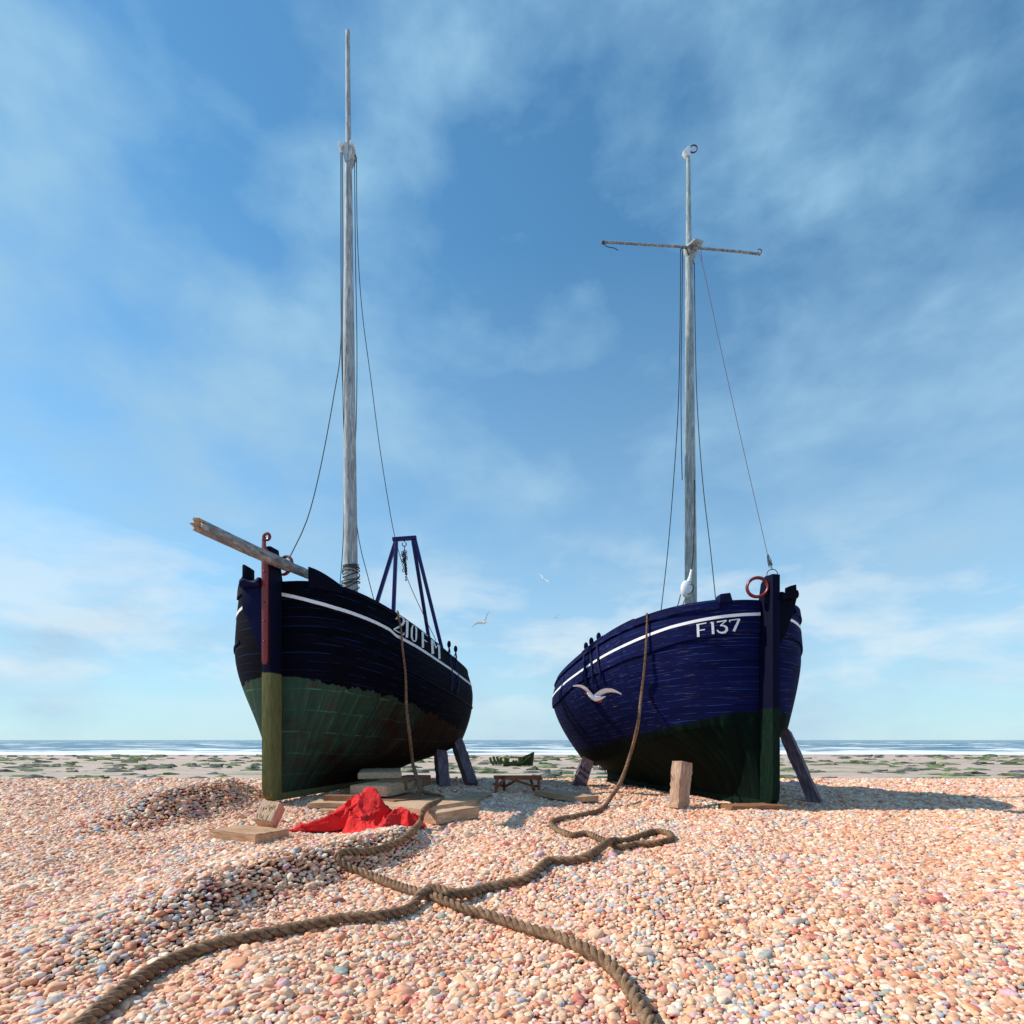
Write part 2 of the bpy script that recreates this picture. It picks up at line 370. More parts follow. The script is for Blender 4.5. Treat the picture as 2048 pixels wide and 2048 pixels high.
def build_hull(H, root, mat, wlq, wlt):
    NS, NTT = 150, 110
    qs = np.linspace(0, 1, NS); qs = .15*qs**2.2+.85*qs*qs*(3-2*qs); q = qs[:, None]; t = np.linspace(0, 1, NTT)[None, :]
    vs = []; fs = []; uv = []; wl = []
    wt = np.interp(np.cbrt(qs), np.cbrt(wlq), wlt)
    for sd in (-1, 1):
        P = H.pt(q, t, sd); k = len(vs); vs += P.reshape(-1, 3).tolist(); fs += grid_faces(NS, NTT, k, sd > 0)
        hgt = (H.zr(qs)-H.zb(qs))[:, None]
        wl += ((t-wt[:, None])*hgt).reshape(-1).tolist()
        uv += np.stack([np.broadcast_to(q*H.p['L'], (NS, NTT)), np.broadcast_to(t, (NS, NTT))], -1).reshape(-1, 2).tolist()
        # rail top and inside of the bulwark
        td = 1-.5/hgt; inn = np.concatenate([1+0*td, td], 1)
        b = np.maximum(H.half(q, inn)-.09, .01)*sd; z = H.zb(q)+(H.zr(q)-H.zb(q))*inn
        I = H.W(STEM+.05+H.p['L']*q*.985, b, z); k2 = len(vs); vs += I.reshape(-1, 3).tolist(); wl += [1.]*(2*NS); uv += [(0.3, .93)]*(2*NS)
        for i in range(NS-1):
            a, c = k+i*NTT+NTT-1, k+(i+1)*NTT+NTT-1
            fs.append((a, c, k2+(i+1)*2, k2+i*2)); fs.append((k2+i*2, k2+(i+1)*2, k2+(i+1)*2+1, k2+i*2+1))
    # stern closing strip
    a = (NS-1)*NTT; b = NS*NTT+2*NS+(NS-1)*NTT
    for j in range(NTT-1): fs.append((a+j, b+j, b+j+1, a+j+1))
    loc = root_of(root); me = bpy.data.meshes.new('hull'); o = bpy.data.objects.new('hull', me); COL.objects.link(o); o.parent = root
    me.from_pydata([tuple(np.array(v)-np.array(loc)) for v in vs], [], fs); me.materials.append(mat)
    ul = me.uv_layers.new(name='UVMap'); li = np.empty(len(me.loops), np.int32); me.loops.foreach_get('vertex_index', li)
    ul.data.foreach_set('uv', np.array(uv, np.float32)[li].reshape(-1)); set_attr(o, wl)
    for p in me.polygons: p.use_smooth = True
    me.set_sharp_from_angle(angle=math.radians(40))
    # deck
    dk = MB(); n = 60; q1 = np.linspace(.01, .985, n)
    for sd in (-1, 1): pass
    zz = H.zr(q1)-.46; tt = (zz-H.zb(q1))/(H.zr(q1)-H.zb(q1)); bb = np.maximum(H.half(q1, tt)-.08, .02)
    Lp = H.W(STEM+.05+H.p['L']*q1*.985, -bb, zz); Rp = H.W(STEM+.05+H.p['L']*q1*.985, bb, zz)
    dk.add(np.concatenate([Lp, Rp]).tolist(), [(i, i+1, n+i+1, n+i) for i in range(n-1)]); dk.build('deck', M['deck'], root)
    return o

def strip(H, q0, q1, lo, hi, off, name, mat, parent, sides=(-1, 1), n=90, inner=-.01, uvs=False, m=4, top=None):
    """a plank laid on the hull between the curves lo(q) and hi(q), standing off by off metres"""
    if len(sides) > 1: return [strip(H, q0, q1, lo, hi, off, name, mat, parent, (sd,), n, inner, uvs, m) for sd in sides]
    mb = MB(); qs = np.linspace(0, 1, n); qs = q0+(q1-q0)*(qs if q0 > .03 else qs**2.2); uv = []
    for sd in sides:
        l, h = lo(qs), hi(qs); f = np.linspace(0, 1, m)
        t = l[:, None]+(h-l)[:, None]*f[None, :]
        tc = np.minimum(t, 1.0); O = H.pt(qs[:, None], tc, sd, off); I = H.pt(qs[:, None], tc, sd, inner)
        ex = np.maximum(t-1.0, 0)*(H.zr(qs)-H.zb(qs))[:, None]; O[..., 2] += ex; I[..., 2] += ex
        ring = np.concatenate([O, I[:, ::-1]], 1); w = ring.shape[1]; k = len(mb.v); mb.v += [tuple(x) for x in ring.reshape(-1, 3)]
        uv += np.stack([np.broadcast_to((qs*H.p['L'])[:, None], (n, w)), np.concatenate([t, t[:, ::-1]], 1)], -1).reshape(-1, 2).tolist()
        for i in range(n-1):
            for j in range(w): mb.f.append((k+i*w+j, k+(i+1)*w+j, k+(i+1)*w+(j+1) % w, k+i*w+(j+1) % w))
        mb.f += [tuple(k+j for j in range(w)), tuple(k+(n-1)*w+j for j in range(w))[::-1]]
    o = mb.build(name, mat, parent, True, autosm=35)
    if uvs:
        me = o.data; ul = me.uv_layers.new(name='UVMap'); li = np.empty(len(me.loops), np.int32); me.loops.foreach_get('vertex_index', li)
        ul.data.foreach_set('uv', np.array(uv, np.float32)[li].reshape(-1)); set_attr(o, [1.0]*len(me.vertices))
    return o

def strokes_on(hitfn, strokes, name, mat, parent, off, thick=.006):
    """brush strokes (pixel polylines with widths) laid on a surface as thin raised paint"""
    mb = MB()
    for pts, wd in strokes:
        fine = []; 
        if isinstance(wd, (int, float)): wd = [wd]*len(pts)
        for i in range(len(pts)-1):
            (x0, y0), (x1, y1) = pts[i], pts[i+1]; n = max(1, int(math.hypot(x1-x0, y1-y0)/2.0))
            for k in range(n): f = k/n; fine.append((x0+(x1-x0)*f, y0+(y1-y0)*f, wd[i]+(wd[i+1]-wd[i])*f))
        fine.append((*pts[-1], wd[-1])); rows = []
        for i, (x, y, w) in enumerate(fine):
            a, b = fine[max(i-1, 0)], fine[min(i+1, len(fine)-1)]; dx, dy = b[0]-a[0], b[1]-a[1]; l = math.hypot(dx, dy) or 1; nx, ny = -dy/l, dx/l
            row = []
            for f in (-.5, 0, .5):
                p, n = hitfn(x+nx*w*f, y+ny*w*f); row.append((p, n))
            rows.append(row)
        k = len(mb.v); n = len(rows)
        for row in rows:
            for p, nn in row: mb.v.append(tuple(p+nn*off))
            for p, nn in row[::-1]: mb.v.append(tuple(p+nn*(off-thick)))
        for i in range(n-1):
            for j in range(6): mb.f.append((k+i*6+j, k+(i+1)*6+j, k+(i+1)*6+(j+1) % 6, k+i*6+(j+1) % 6))
        mb.f += [tuple(k+j for j in range(6)), tuple(k+(n-1)*6+j for j in range(6))]
    return mb.build(name, mat, parent, True, autosm=30)
def arc(cx, cy, rx, ry, a0, a1, n=14): return [(cx+rx*math.cos(math.radians(a0+(a1-a0)*i/n)), cy+ry*math.sin(math.radians(a0+(a1-a0)*i/n))) for i in range(n+1)]

def lay(H, u0, side_pts, half, name, mat, root, zwl=None, bevel=.012):
    """slab in the boat's centre plane: list of (u, z), half thickness"""
    mb = MB(); mb.prism([H.w(u, -half, z) for u, z in side_pts], H.w(0, half, 0)-H.w(0, -half, 0)); o = mb.build(name, mat, root, True, bevel, 2, 30)
    if zwl is not None:
        z = np.array([v.co.z for v in o.data.vertices])+root_of(root).z; set_attr(o, z-zwl)
    return o

def mast(root, pts, rad, mat): 
    n = 40; P = []; R = []
    for i in range(len(pts)-1):
        for k in range(n): f = k/n; P.append(Vector(pts[i]).lerp(Vector(pts[i+1]), f)); R.append(rad[i]+(rad[i+1]-rad[i])*f+random.uniform(-.0015, .0015))
    P.append(Vector(pts[-1])); R.append(rad[-1]); return MB().tube(P, R, 20).build('mast', mat, root)
def stay(root, pix, name='stay', r=.009, mat='rig'):
    return MB().tube(smooth_path([at(*p) for p in pix], .25), r, 6).build(name, M[mat], root)

# ================================================================== LEFT BOAT
HL = Hull(PL, 532); HL.bvh()
BL = tag(empty('fishing_boat', (HL.Xf, HL.Yf, .1)), 'black boat with copper bottom, broken bowsprit and blue gantry, numbered 210 FM', 'fishing boat')
k3 = .26915
wq, wt = HL.curve(zl([(480, 205), (560, 205), (650, 222), (760, 245), (830, 255), (880, 272), (960, 278), (1050, 290), (1200, 325), (1340, 372), (1500, 440), (1700, 540), (1800, 600)], 440, 1300, k3))
build_hull(HL, BL, M['hullL'], wq, wt)
wq0 = wt[0]; zwl = HL.zb(0)+(HL.zr(0)-HL.zb(0))*wt[0]
zb0 = .165
ztop = CZ-(1104-H0)/F*9.9
lay(HL, 0, [(STEM+.06, zb0), (.16, zb0), (.05, zb0+.06), (.0, zb0+.22), (0, ztop), (STEM-.08, ztop), (STEM+.06, HL.zr(0)-.1)], .082, 'stem', M['stemL'], BL, CZ-(1345-H0)/F*9.6)
uh = STEM+PL['sh']*PL['L']
def keel_poly(H, z0):
    p = H.p; q = np.linspace(0, p['sh'], 12); return [(STEM+.06, z0), (STEM+p['sh']*p['L'], H.zk(p['sh']))]+[(STEM+p['L']*x, float(H.zb(x)+.03)) for x in q[::-1]]
kl = lay(HL, 0, keel_poly(HL, zb0), .08, 'keel', M['stemL'], BL, 9.)
# raised bulwark board behind the bow
bq, _ = HL.curve([(618, 1175), (684, 1182)])
def ztop_at(q):
    out = []
    for x in np.atleast_1d(q):
        f = (x-bq[0])/(bq[-1]-bq[0]); out.append(1+(.22*(1-f)**1.2+.02)/(HL.zr(x)-HL.zb(x)))
    return np.array(out)
strip(HL, bq[0], bq[-1], lambda q: 0*q+.965, ztop_at, .03, 'bulwark_board', M['navy_dark'], BL, inner=-.07)
strip(HL, .01, .985, lambda q: 0*q+.985, lambda q: 0*q+1.006, .012, 'rail', M['navy_dark'], BL, inner=-.08)
sq, stt = HL.curve([(562, 1189), (587, 1193.5), (628, 1204), (670, 1216), (711, 1229), (753, 1246), (780, 1260)]+[(791.8, 1271.4), (835, 1294.7), (875, 1321), (900.5, 1338), (918.8, 1351.6), (943, 1372)])
hs = lambda w: (lambda q: w/(HL.zr(q)-HL.zb(q)))
sq = np.append(0, sq); stt = np.append(.94, stt)
tc = lambda q: np.interp(np.cbrt(q), np.cbrt(sq), stt)
strip(HL, 0, .985, lambda q: tc(q)-hs(.030)(q), lambda q: tc(q)+hs(.030)(q), .008, 'stripe', M['worn_white'], BL, n=120)
# lower rubbing strake
strip(HL, .02, .985, lambda q: tc(q)-hs(.60)(q), lambda q: tc(q)-hs(.56)(q), .02, 'rubbing_strake', M['navy_dark'], BL, n=100)
# registration 210 FM
z2 = lambda l: zl(l, 780, 1230, .09317)
lit = [(z2(arc(205, 110, 82, 82, 190, 370, 12)+[(270, 185), (200, 250), (65, 312)]), [4.5, 3, 2.5, 3, 3.5, 4, 4, 4, 4, 4, 4, 4, 4, 4.5, 4, 2.5]),
       (z2([(65, 312), (282, 432)]), 1.6), (z2([(282, 440), (285, 380)]), 1.2),
       (z2([(318, 150), (345, 110)]), 1.2), (z2([(360, 110), (348, 490)]), 4.6),
       (z2([(455, 290), (450, 480)]), 3.4), (z2([(553, 310), (550, 500)]), 3.0), (z2([(455, 300), (475, 225), (505, 215), (540, 250), (553, 320)]), [3.2, 2, 1.6, 2, 3]), (z2([(450, 470), (475, 550), (510, 572), (540, 555), (550, 490)]), [3.2, 2, 1.8, 2, 3]),
       (z2([(688, 360), (692, 705)]), 4), (z2([(680, 360), (798, 450)]), 1.6), (z2([(715, 535), (780, 582)]), 1.5),
       (z2([(890, 525), (905, 840)]), 4.6), (z2([(920, 550), (972, 715), (1025, 640)]), 1.7), (z2([(1038, 650), (1048, 945)]), 3.8)]
strokes_on(lambda x, y: HL.hit(x, y), lit, 'registration_number', M['worn_white'], BL, .018)
# red iron strap on the stem with bolts and a scroll
fw = lambda px, py, d=9.6: at(px, py, d)
ir = MB()
def frontp(b, z, d=0.0): return HL.w(-d, b, z)
zi = lambda y: CZ-(y-H0)/F*9.57
ir.prism([frontp(-.055, zi(1322), .002), frontp(-.035, zi(1329), .002), frontp(.035, zi(1329), .002), frontp(.055, zi(1322), .002), frontp(.06, zi(1100), .002), frontp(.03, zi(1094), .002), frontp(.01, zi(1092), .002), frontp(.005, zi(1076), .002), frontp(-.05, zi(1076), .002), frontp(-.06, zi(1105), .002)], frontp(0, 0, .04)-frontp(0, 0, .0))
irn = ir.build('stem_strap', M['red_iron'], BL, True, .008, 2, 30)
sc = MB(); c = frontp(.035, zi(1074), .025); pts = [frontp(-.022, zi(1080), .025), frontp(-.024, zi(1072), .025)]
for a in range(180, -200, -20): r = .062*(1-.35*(180-a)/380); pts.append(c+(frontp(r*math.cos(math.radians(a)), 0)-frontp(0, 0))+Vector((0, 0, r*math.sin(math.radians(a)))))
sc.tube(pts, [.028, .028]+[.026]*19, 8).build('scroll', M['red_iron'], irn)
for y in (1143.5, 1172, 1204, 1242.5, 1283):
    MB().ball(frontp(-.005, zi(y), .048), (.017, .017, .017)).build('bolt', M['red_iron'], irn)
# bow cheek, roller and horn on the far side of the stem
def panel(pix, Y, d, name, mat, root, bev=.012, dirv=None):
    return MB().prism([at(x, y, Y) for x, y in pix], dirv or Vector((0, d, 0))).build(name, mat, root, True, bev, 2, 30)
panel([(484, 1176), (524, 1174), (524, 1306), (514, 1290), (504, 1264), (499, 1246), (492, 1231), (484, 1221)], 9.62, 0, 'bow_cheek', M['navy'], BL, .01, Vector((.12, .5, 0)))
rp = [at(x, y, 9.6) for x, y in ((480, 1167), (482, 1167), (486, 1167), (491, 1167.5), (497, 1168), (504, 1168), (511, 1168), (515, 1166.5), (519, 1165), (521, 1165))]
MB().tube(rp, [.03, .075, .088, .078, .062, .058, .06, .075, .088, .085], 18).build('fairlead_roller', M['navy'], BL)
panel([(484, 1164), (484, 1130), (487.5, 1128), (501, 1136), (501, 1164)], 9.7, .16, 'timberhead', M['navy_dark'], BL, .012)
# bowsprit with a broken end, its ring and strap
b0, b1 = at(620, 1150, 10.55), at(396, 1050, 8.0)
sp = []; sr = []
for i in range(46):
    f = i/45; p = b0.lerp(b1, f); p.z += -.02*math.sin(f*math.pi); sp.append(p); sr.append((.085 if f < .22 else .098)+random.uniform(-.002, .002))
bs = MB().tube(sp, sr, 18, cap=False); n = 18; e = len(bs.v)-n
ax = (b1-b0).normalized(); jag = [random.uniform(-.05, .06) for _ in range(n)]
for j in range(n): bs.v[e+j] = tuple(Vector(bs.v[e+j])+ax*jag[j])
bspar = bs.build('bowsprit', M['spar'], BL)
sp_ = MB(); c = sp[-1]; vs = [Vector(bs.v[e+j]).lerp(c, .02) for j in range(n)]+[c+(Vector(bs.v[e+j])-c)*.45+ax*random.uniform(-.09, .04) for j in range(n)]+[c-ax*.05]
sp_.add(vs, [(j, (j+1) % n, n+(j+1) % n, n+j) for j in range(n)]+[(n+j, n+(j+1) % n, 2*n) for j in range(n)])
sp_.build('splintered_end', M['timber'], bspar)
bc = at(570, 1131, 10.0)
rg = MB().torus(bc, (-.45, -.85, .15), .165, .022, 32, 8, flat=1.6).build('bowsprit_ring', M['red_iron'], BL)
MB().beam(at(551, 1144, 9.78), at(551, 1200, 9.84), .025, .03, (0, 1, 0)).build('ring_strap', M['red_iron'], rg)
# mast
MLY = 12.5
mx = lambda x, y: at(x, y, MLY)
mtop = mx(695.5, 62)
mL = mast(BL, [mx(702.5, 1250), mx(701, 1050), mx(698, 700), mx(696.8, 330), mx(696.8, 292), mtop], [.148, .142, .118, .075, .06, .045], M['mast'])
hd = MB().prism([mx(690.7, 293)+Vector((0, -.1, 0)), mx(703, 293)+Vector((0, -.1, 0)), mx(711.5, 305)+Vector((0, -.1, 0)), mx(704, 321)+Vector((0, -.1, 0)), mx(700, 330)+Vector((0, -.1, 0)), mx(692, 330)+Vector((0, -.1, 0)), mx(686, 308)+Vector((0, -.1, 0))], (0, .24, 0)).build('masthead_cheek', M['mast'], mL, True, .012)
for x, y in ((684, 300), (706.5, 297.5)):
    s_ = MB().tube([mx(x, y)+Vector((0, -.15, 0)), mx(x, y)+Vector((0, .05, 0))], .046, 14).build('sheave', M['white_paint'], mL, True, .012)
# rigging of the left boat
D = lambda l, Y0, Y1: [(x, y, Y0+(Y1-Y0)*i/(len(l)-1)) for i, (x, y) in enumerate(l)]
S = lambda l: [(x*1.06, y*1.06) for x, y in l]
stay(BL, D([(682, 305), (682, 500), (681.5, 690), (668, 790), (641, 935), (614, 1040), (577.7, 1118)], 12.4, 10.1))
stay(BL, D([(684.5, 305), (685.5, 500), (685, 690), (688.5, 870), (702, 960), (718, 1080), (735, 1150), (749, 1205)], 12.3, 12.6))
stay(BL, D([(681.5, 306), (681.8, 520), (683, 700), (688, 860), (687, 1060), (680, 1170)], 12.6, 12.9))
stay(BL, D([(709, 320), (711, 520), (714, 700), (712, 860), (706, 960), (699, 1080)], 12.5, 12.62))
stay(BL, D([(712.8, 320), (715, 480), (724, 620), (742, 760), (758, 885), (776, 1000), (790, 1075), (812, 1150), (840, 1215), (872, 1281)], 12.6, 14.2))
stay(BL, D([(709.5, 310), (712, 316), (713, 325)], 12.4, 12.5), 'stay', .012)
# lashing round the foot of the mast
for (y0, y1, tl, rr, nn) in ((1131, 1137, .5, 1.12, 2.2), (1140, 1150, -1.6, 1.25, 1.6), (1146, 1164, 2.0, 1.15, 1.4), (1160, 1170, .9, 1.35, 1.7), (1166, 1182, 2.6, 1.2, 1.2)):
    pts = []
    for i in range(int(40*nn)+1):
        a = 2*math.pi*i/40; f = i/(40*nn); yy = y0+(y1-y0)*f; c = mx(701.5, yy); R = .145*rr+.012*math.sin(a*2.3+yy)
        pts.append(c+Vector((R*math.cos(a)+.012, -R*math.sin(a), .03*tl*math.cos(a+1.0))))
    MB().tube(pts, .011, 6).build('rope_lashing', M['rig'], BL)
# gantry (part of the boat): two A-frames and a top beam
ga = MB(); GY = 13.8
tl_, tr_ = at(785, 1079, GY), at(833, 1075.5, GY)
gan = MB().beam(tl_, tr_, .10, .09).build('gantry', M['gantry_blue'], BL, True, .012)
def down(px, py, Y, p0, ext=.6): a = at(px, py, Y); return a+(a-p0).normalized()*ext
for (tx, ty, bx, by, Y) in ((791.5, 1083, 755, 1201, 13.9), (792.5, 1083, 787, 1221, 13.55), (826, 1081, 856, 1266, 14.6), (830, 1080, 882, 1290, 14.3)):
    a = at(tx, ty, GY); MB().beam(a, down(bx, by, Y, a), .085, .10, (0, 1, 0)).build('gantry_leg', M['gantry_blue'], gan, True, .012)
# deadeyes with cords
for (kx, ky, cord) in ((898, 1288.5, [(1280, 750), (1280, 900), (1275, 1000), (1310, 1160), (1320, 1300), (1315, 1480), (1298, 1560), (1295, 1650)]), (911.2, 1298, [(1405, 860), (1420, 980), (1405, 1080), (1430, 1200), (1455, 1290), (1455, 1570), (1420, 1640), (1435, 1745)])):
    p, nn = HL.hit(kx+1, ky+19); c = at(kx, ky, p.y-.03)
    dd = MB().ball(c, (.045, .03, .085), 14, 10).tube([c-Vector((0, 0, .07)), Vector((c.x+.02, c.y, p.z+.02))], .02, 8).build('deadeye', M['navy_dark'], BL)
    MB().tube([Vector((c.x+.01, c.y-.02, c.z-.08))]+smooth_path([HL.hit(x, y, .028)[0] for x, y in z2(cord)], .06), .012, 6).build('lanyard', M['blue_cord'], dd)

# chain hanging from the gantry
gx = MB(); c0 = at(809, 1083, GY)
hk = MB()
hc = at(808.5, 1088.5, GY)
hk.torus(hc, (0, 1, 0), .048, .011, 20, 8, math.radians(-60), math.radians(220)).tube([at(808.5, 1081, GY), at(808.5, 1084, GY)], .012, 6).tube([at(809, 1093, GY), at(809.3, 1102, GY)], .011, 6)
CH = tag(empty('hanging_chain', c0), 'dark rusty chain with hooks bunched and hanging from the blue gantry', 'chain')
hk.build('hook', M['rust'], CH)
ck = MB()
def link(c, ax, L=.042, r=.008): 
    ck.torus(c, ax, L*.5, r, 12, 6)
path = [(809, 1102), (807, 1108), (811, 1113), (807, 1118), (810, 1124), (811, 1130), (812, 1136), (812, 1142), (813, 1148), (812, 1154), (812, 1160)]
for off in ((0, 0), (-4.2, 5), (3, 3), (-1, 12), (3.2, 14)):
    pts = smooth_path([at(x+off[0]*max(0, 1-(i/7)), y+off[1]*.4, GY+off[0]*.012) for i, (x, y) in enumerate(path[:(11 if off == (0, 0) else 8)])], .036)
    for i, p in enumerate(pts): link(p, (1, .25, 0) if i % 2 else (.2, 1, 0))
ck.build('chain_links', M['rust'], CH)
h2 = at(807.5, 1141, GY-.04)
MB().torus(h2, (0, 1, 0), .035, .009, 14, 6, math.radians(60), math.radians(290)).tube([h2+Vector((.02, 0, .0)), at(811, 1143, GY)], .009, 6).build('hook', M['rust'], CH)

# ================================================================== RIGHT BOAT
HR = Hull(PR, 1553); HR.bvh(); k4 = .28986; q4 = lambda l: zl(l, 1080, 1120, k4)
BR = tag(empty('fishing_boat', (HR.Xf, HR.Yf, .03)), 'navy blue planked boat numbered F137 with red ring at the bow and crossed yard', 'fishing boat')
wq, wt = HR.curve(q4([(1530, 1030), (1350, 1050), (1150, 1090), (950, 1140), (750, 1185), (600, 1225), (450, 1262), (330, 1300), (260, 1310)]))
build_hull(HR, BR, M['hullR'], wq, wt)
ztR = CZ-(1153-H0)/F*9.75
zb0 = .055
lay(HR, 0, [(STEM+.06, zb0), (.24, zb0), (.10, zb0+.04), (.02, zb0+.14), (.0, zb0+.32), (0, ztR), (.2, ztR+.01), (STEM-.02, ztR-.10), (STEM+.06, HR.zr(0)-.1)], .074, 'stem', M['stemR'], BR, CZ-(1417-H0)/F*9.75)
lay(HR, 0, keel_poly(HR, zb0), .08, 'keel', M['stemR'], BR, 9.)
HHs = lambda w: (lambda q: w/(HR.zr(q)-HR.zb(q)))
wlq, wlt = HR.curve(q4([(100, 1008), (130, 978), (250, 862), (430, 770), (600, 690), (730, 650), (900, 590), (1000, 560), (1200, 527), (1400, 510), (1535, 502)]))
wale = lambda q: np.interp(np.cbrt(q), np.cbrt(wlq), wlt)
WOFF = .035
strip(HR, 0, .99, lambda q: wale(q), lambda q: 0*q+1.0, WOFF, 'wale', M['hullR'], BR, n=120, uvs=True, m=14)
sq, stt = HR.curve(q4([(100, 938), (200, 836), (320, 750), (440, 672), (600, 590), (750, 525), (900, 470), (1080, 425), (1250, 395), (1400, 380), (1535, 372)]))
sqR, stR = sq.copy(), stt.copy()
tcR = lambda q: np.interp(np.cbrt(q), np.cbrt(sqR), stR)
strip(HR, 0, .985, lambda q: tcR(q)-HHs(.026)(q), lambda q: tcR(q)+HHs(.026)(q), WOFF+.006, 'stripe', M['white_clean'], BR, n=120)
cq, _ = HR.curve(q4([(1238, 300), (300, 655)]))
strip(HR, cq[0], .985, lambda q: 1-HHs(.13)(q), lambda q: 1+HHs(.015)(q), WOFF+.045, 'capping_rail', M['hullR'], BR, n=110, inner=-.1, uvs=True)
bq2, _ = HR.curve(q4([(685, 440), (430, 560)]))
strip(HR, bq2[0], bq2[-1], lambda q: 1+0*q, lambda q: 1+HHs(.075)(q)*np.minimum(1, (q-bq2[0])/.02), .03, 'bulwark_board', M['navy'], BR, inner=-.08)
# timberhead on the rail near the bow
pt_, nn_ = HR.hit(1453, 1203)
panel([(1438.5, 1206), (1441, 1187.5), (1461, 1185), (1466.5, 1203)], pt_.y-.1, .22, 'timberhead', M['navy'], BR, .012)
# letters F137
z1 = lambda l: zl(l, 1340, 1040, .15528)
lit = [(z1([(362, 1352), (367, 1512)]), 5.0), (z1([(342, 1358), (470, 1333)]), 1.9), (z1([(372, 1430), (450, 1418)]), 1.9),
       (z1([(518, 1335), (540, 1322)]), 1.6), (z1([(545, 1322), (554, 1476)]), 4.8),
       (z1([(600, 1322), (722, 1300)]), 2.2), (z1([(720, 1302), (648, 1362)]), 1.8), (z1([(640, 1366), (690, 1368), (722, 1392), (724, 1425), (700, 1452), (662, 1460), (625, 1450), (602, 1424)]), [2, 3, 4.4, 4.8, 4.4, 3.4, 2.8, 2.4]),
       (z1([(757, 1296), (764, 1322)]), 1.6), (z1([(755, 1300), (888, 1282)]), 2.0), (z1([(880, 1284), (812, 1440)]), 4.6)]
strokes_on(lambda x, y: HR.hit(x, y), lit, 'registration_number', M['worn_white'], BR, WOFF+.008)
# bow cheek, roller cradle and horn on the shaded side of the stem
k5 = lambda l: zl(l, 1340, 1040, .15528)
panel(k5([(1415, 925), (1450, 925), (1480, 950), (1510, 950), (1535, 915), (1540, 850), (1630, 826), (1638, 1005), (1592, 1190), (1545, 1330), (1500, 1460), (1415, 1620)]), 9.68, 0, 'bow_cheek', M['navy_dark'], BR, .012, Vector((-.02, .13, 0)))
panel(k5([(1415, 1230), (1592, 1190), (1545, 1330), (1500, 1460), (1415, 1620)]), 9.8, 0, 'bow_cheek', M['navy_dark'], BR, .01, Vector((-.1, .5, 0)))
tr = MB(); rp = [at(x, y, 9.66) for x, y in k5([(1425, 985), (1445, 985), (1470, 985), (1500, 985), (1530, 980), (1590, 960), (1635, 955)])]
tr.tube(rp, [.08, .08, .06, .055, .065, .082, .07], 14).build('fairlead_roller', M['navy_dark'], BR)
# red ring and little ring on the stem head
MB().torus(at(1514.5, 1174.5, 9.72), (-.22, -1, .05), .163, .026, 40, 12, flat=1.7).build('bow_ring', M['red_iron'], BR)
sr_ = MB().torus(at(1544.5, 1149, 9.72), (-.1, -1, 0), .088, .007, 28, 6).build('stay_ring', M['red_wire'], BR)
# mast, hounds, platform and yard
MY = 12.08; my = lambda x, y, d=0: at(x, y, MY+d)
mR = mast(BR, [my(1382, 1290), my(1381, 1090), my(1379.5, 800), my(1378, 525), my(1377.5, 480), my(1376.5, 306)], [.128, .122, .098, .075, .058, .038], M['mastR'])
hz = [(527, .075), (521, .082), (514, .11), (506, .138), (499, .142), (495, .13), (493, .06)]
MB().tube([my(1381, y) for y, r in hz], [r for y, r in hz], 20).build('hounds', M['mastR'], mR)
a, b, c, d = [my(x, y, dd) for x, y, dd in ((1374, 493.5, -.22), (1390, 480, -.42), (1407, 485, -.1), (1402, 496, .12))]
MB().prism([a, b, c, d], (0, 0, .045)).build('crosstree_board', M['mastR'], mR, True, .008)
MB().prism([my(x, y, -.05) for x, y in ((1366, 301), (1376.5, 292), (1381, 292), (1381, 310), (1373, 310))], (0, .1, 0)).build('mast_cap', M['white_paint'], mR, True, .006)
MB().torus(my(1386.8, 297.8, -.02), (-.1, -1, 0), .078, .011, 26, 8, flat=1.5).build('mast_ring', M['red_iron'], mR)
yp = [my(x, y, -.17) for x, y in ((1202, 484.8), (1230, 485.3), (1280, 488.6), (1330, 491.5), (1377, 494.5), (1430, 499), (1480, 503.5), (1521, 508.5))]
yd = MB().tube(smooth_path(yp, .2), .024, 10).build('yard', M['spar'], mR)
MB().torus(my(1519, 502.5, -.17), (0, -1, 0), .045, .009, 20, 6).build('yard_ring', M['red_iron'], yd)
MB().tube(smooth_path([my(x, y, -.17) for x, y in ((1205, 484), (1211, 491), (1216, 494), (1228, 496), (1236, 501))], .05), .008, 6).torus(my(1208, 485, -.17), (1, 0, 0), .03, .008, 12, 6).torus(my(1205.5, 485, -.17), (1, 0, .2), .03, .008, 12, 6).build('rope_end', M['rig'], yd)
# rigging of the right boat
stay(BR, D([(1361, 500), (1360.5, 620), (1357, 800), (1348, 950), (1335.7, 1100), (1321, 1231)], 11.95, 12.1))
stay(BR, D([(1365, 500), (1364, 600), (1362, 760), (1363, 900), (1364.5, 960)], 11.95, 11.97))
stay(BR, D([(1361, 502), (1363, 497), (1369, 496), (1374, 499), (1377, 510)], 11.93, 11.93), 'stay', .012)
stay(BR, D([(1388.5, 526), (1390, 640), (1394, 800), (1405, 960), (1421, 1100), (1431.5, 1201)], 12.05, 11.3))
stay(BR, D([(1385.5, 482), (1391, 496), (1404, 525), (1440, 690), (1478, 860), (1510, 1000), (1533, 1100), (1536.5, 1116)], 11.7, 9.76), 'forestay', .0045, 'red_wire')
stay(BR, D([(1401.5, 494), (1403, 510), (1404, 525)], 11.9, 11.85), 'forestay', .004, 'red_wire')
spl = MB()
for i in range(16):
    a = at(1535+random.uniform(-1, 1.5), 1107+random.uniform(0, 10), 9.75); b = at(1541+random.uniform(-5, 5), 1130+random.uniform(-2, 11), 9.72+random.uniform(-.03, .03)); m_ = a.lerp(b, .5)+Vector((random.uniform(-.02, .02), 0, 0))
    spl.tube([a, m_, b], .004, 5)
spl.build('stay_splice', M['rig'], BR)
pb = MB(); pc = at(1372.5, 1178, 11.7); 
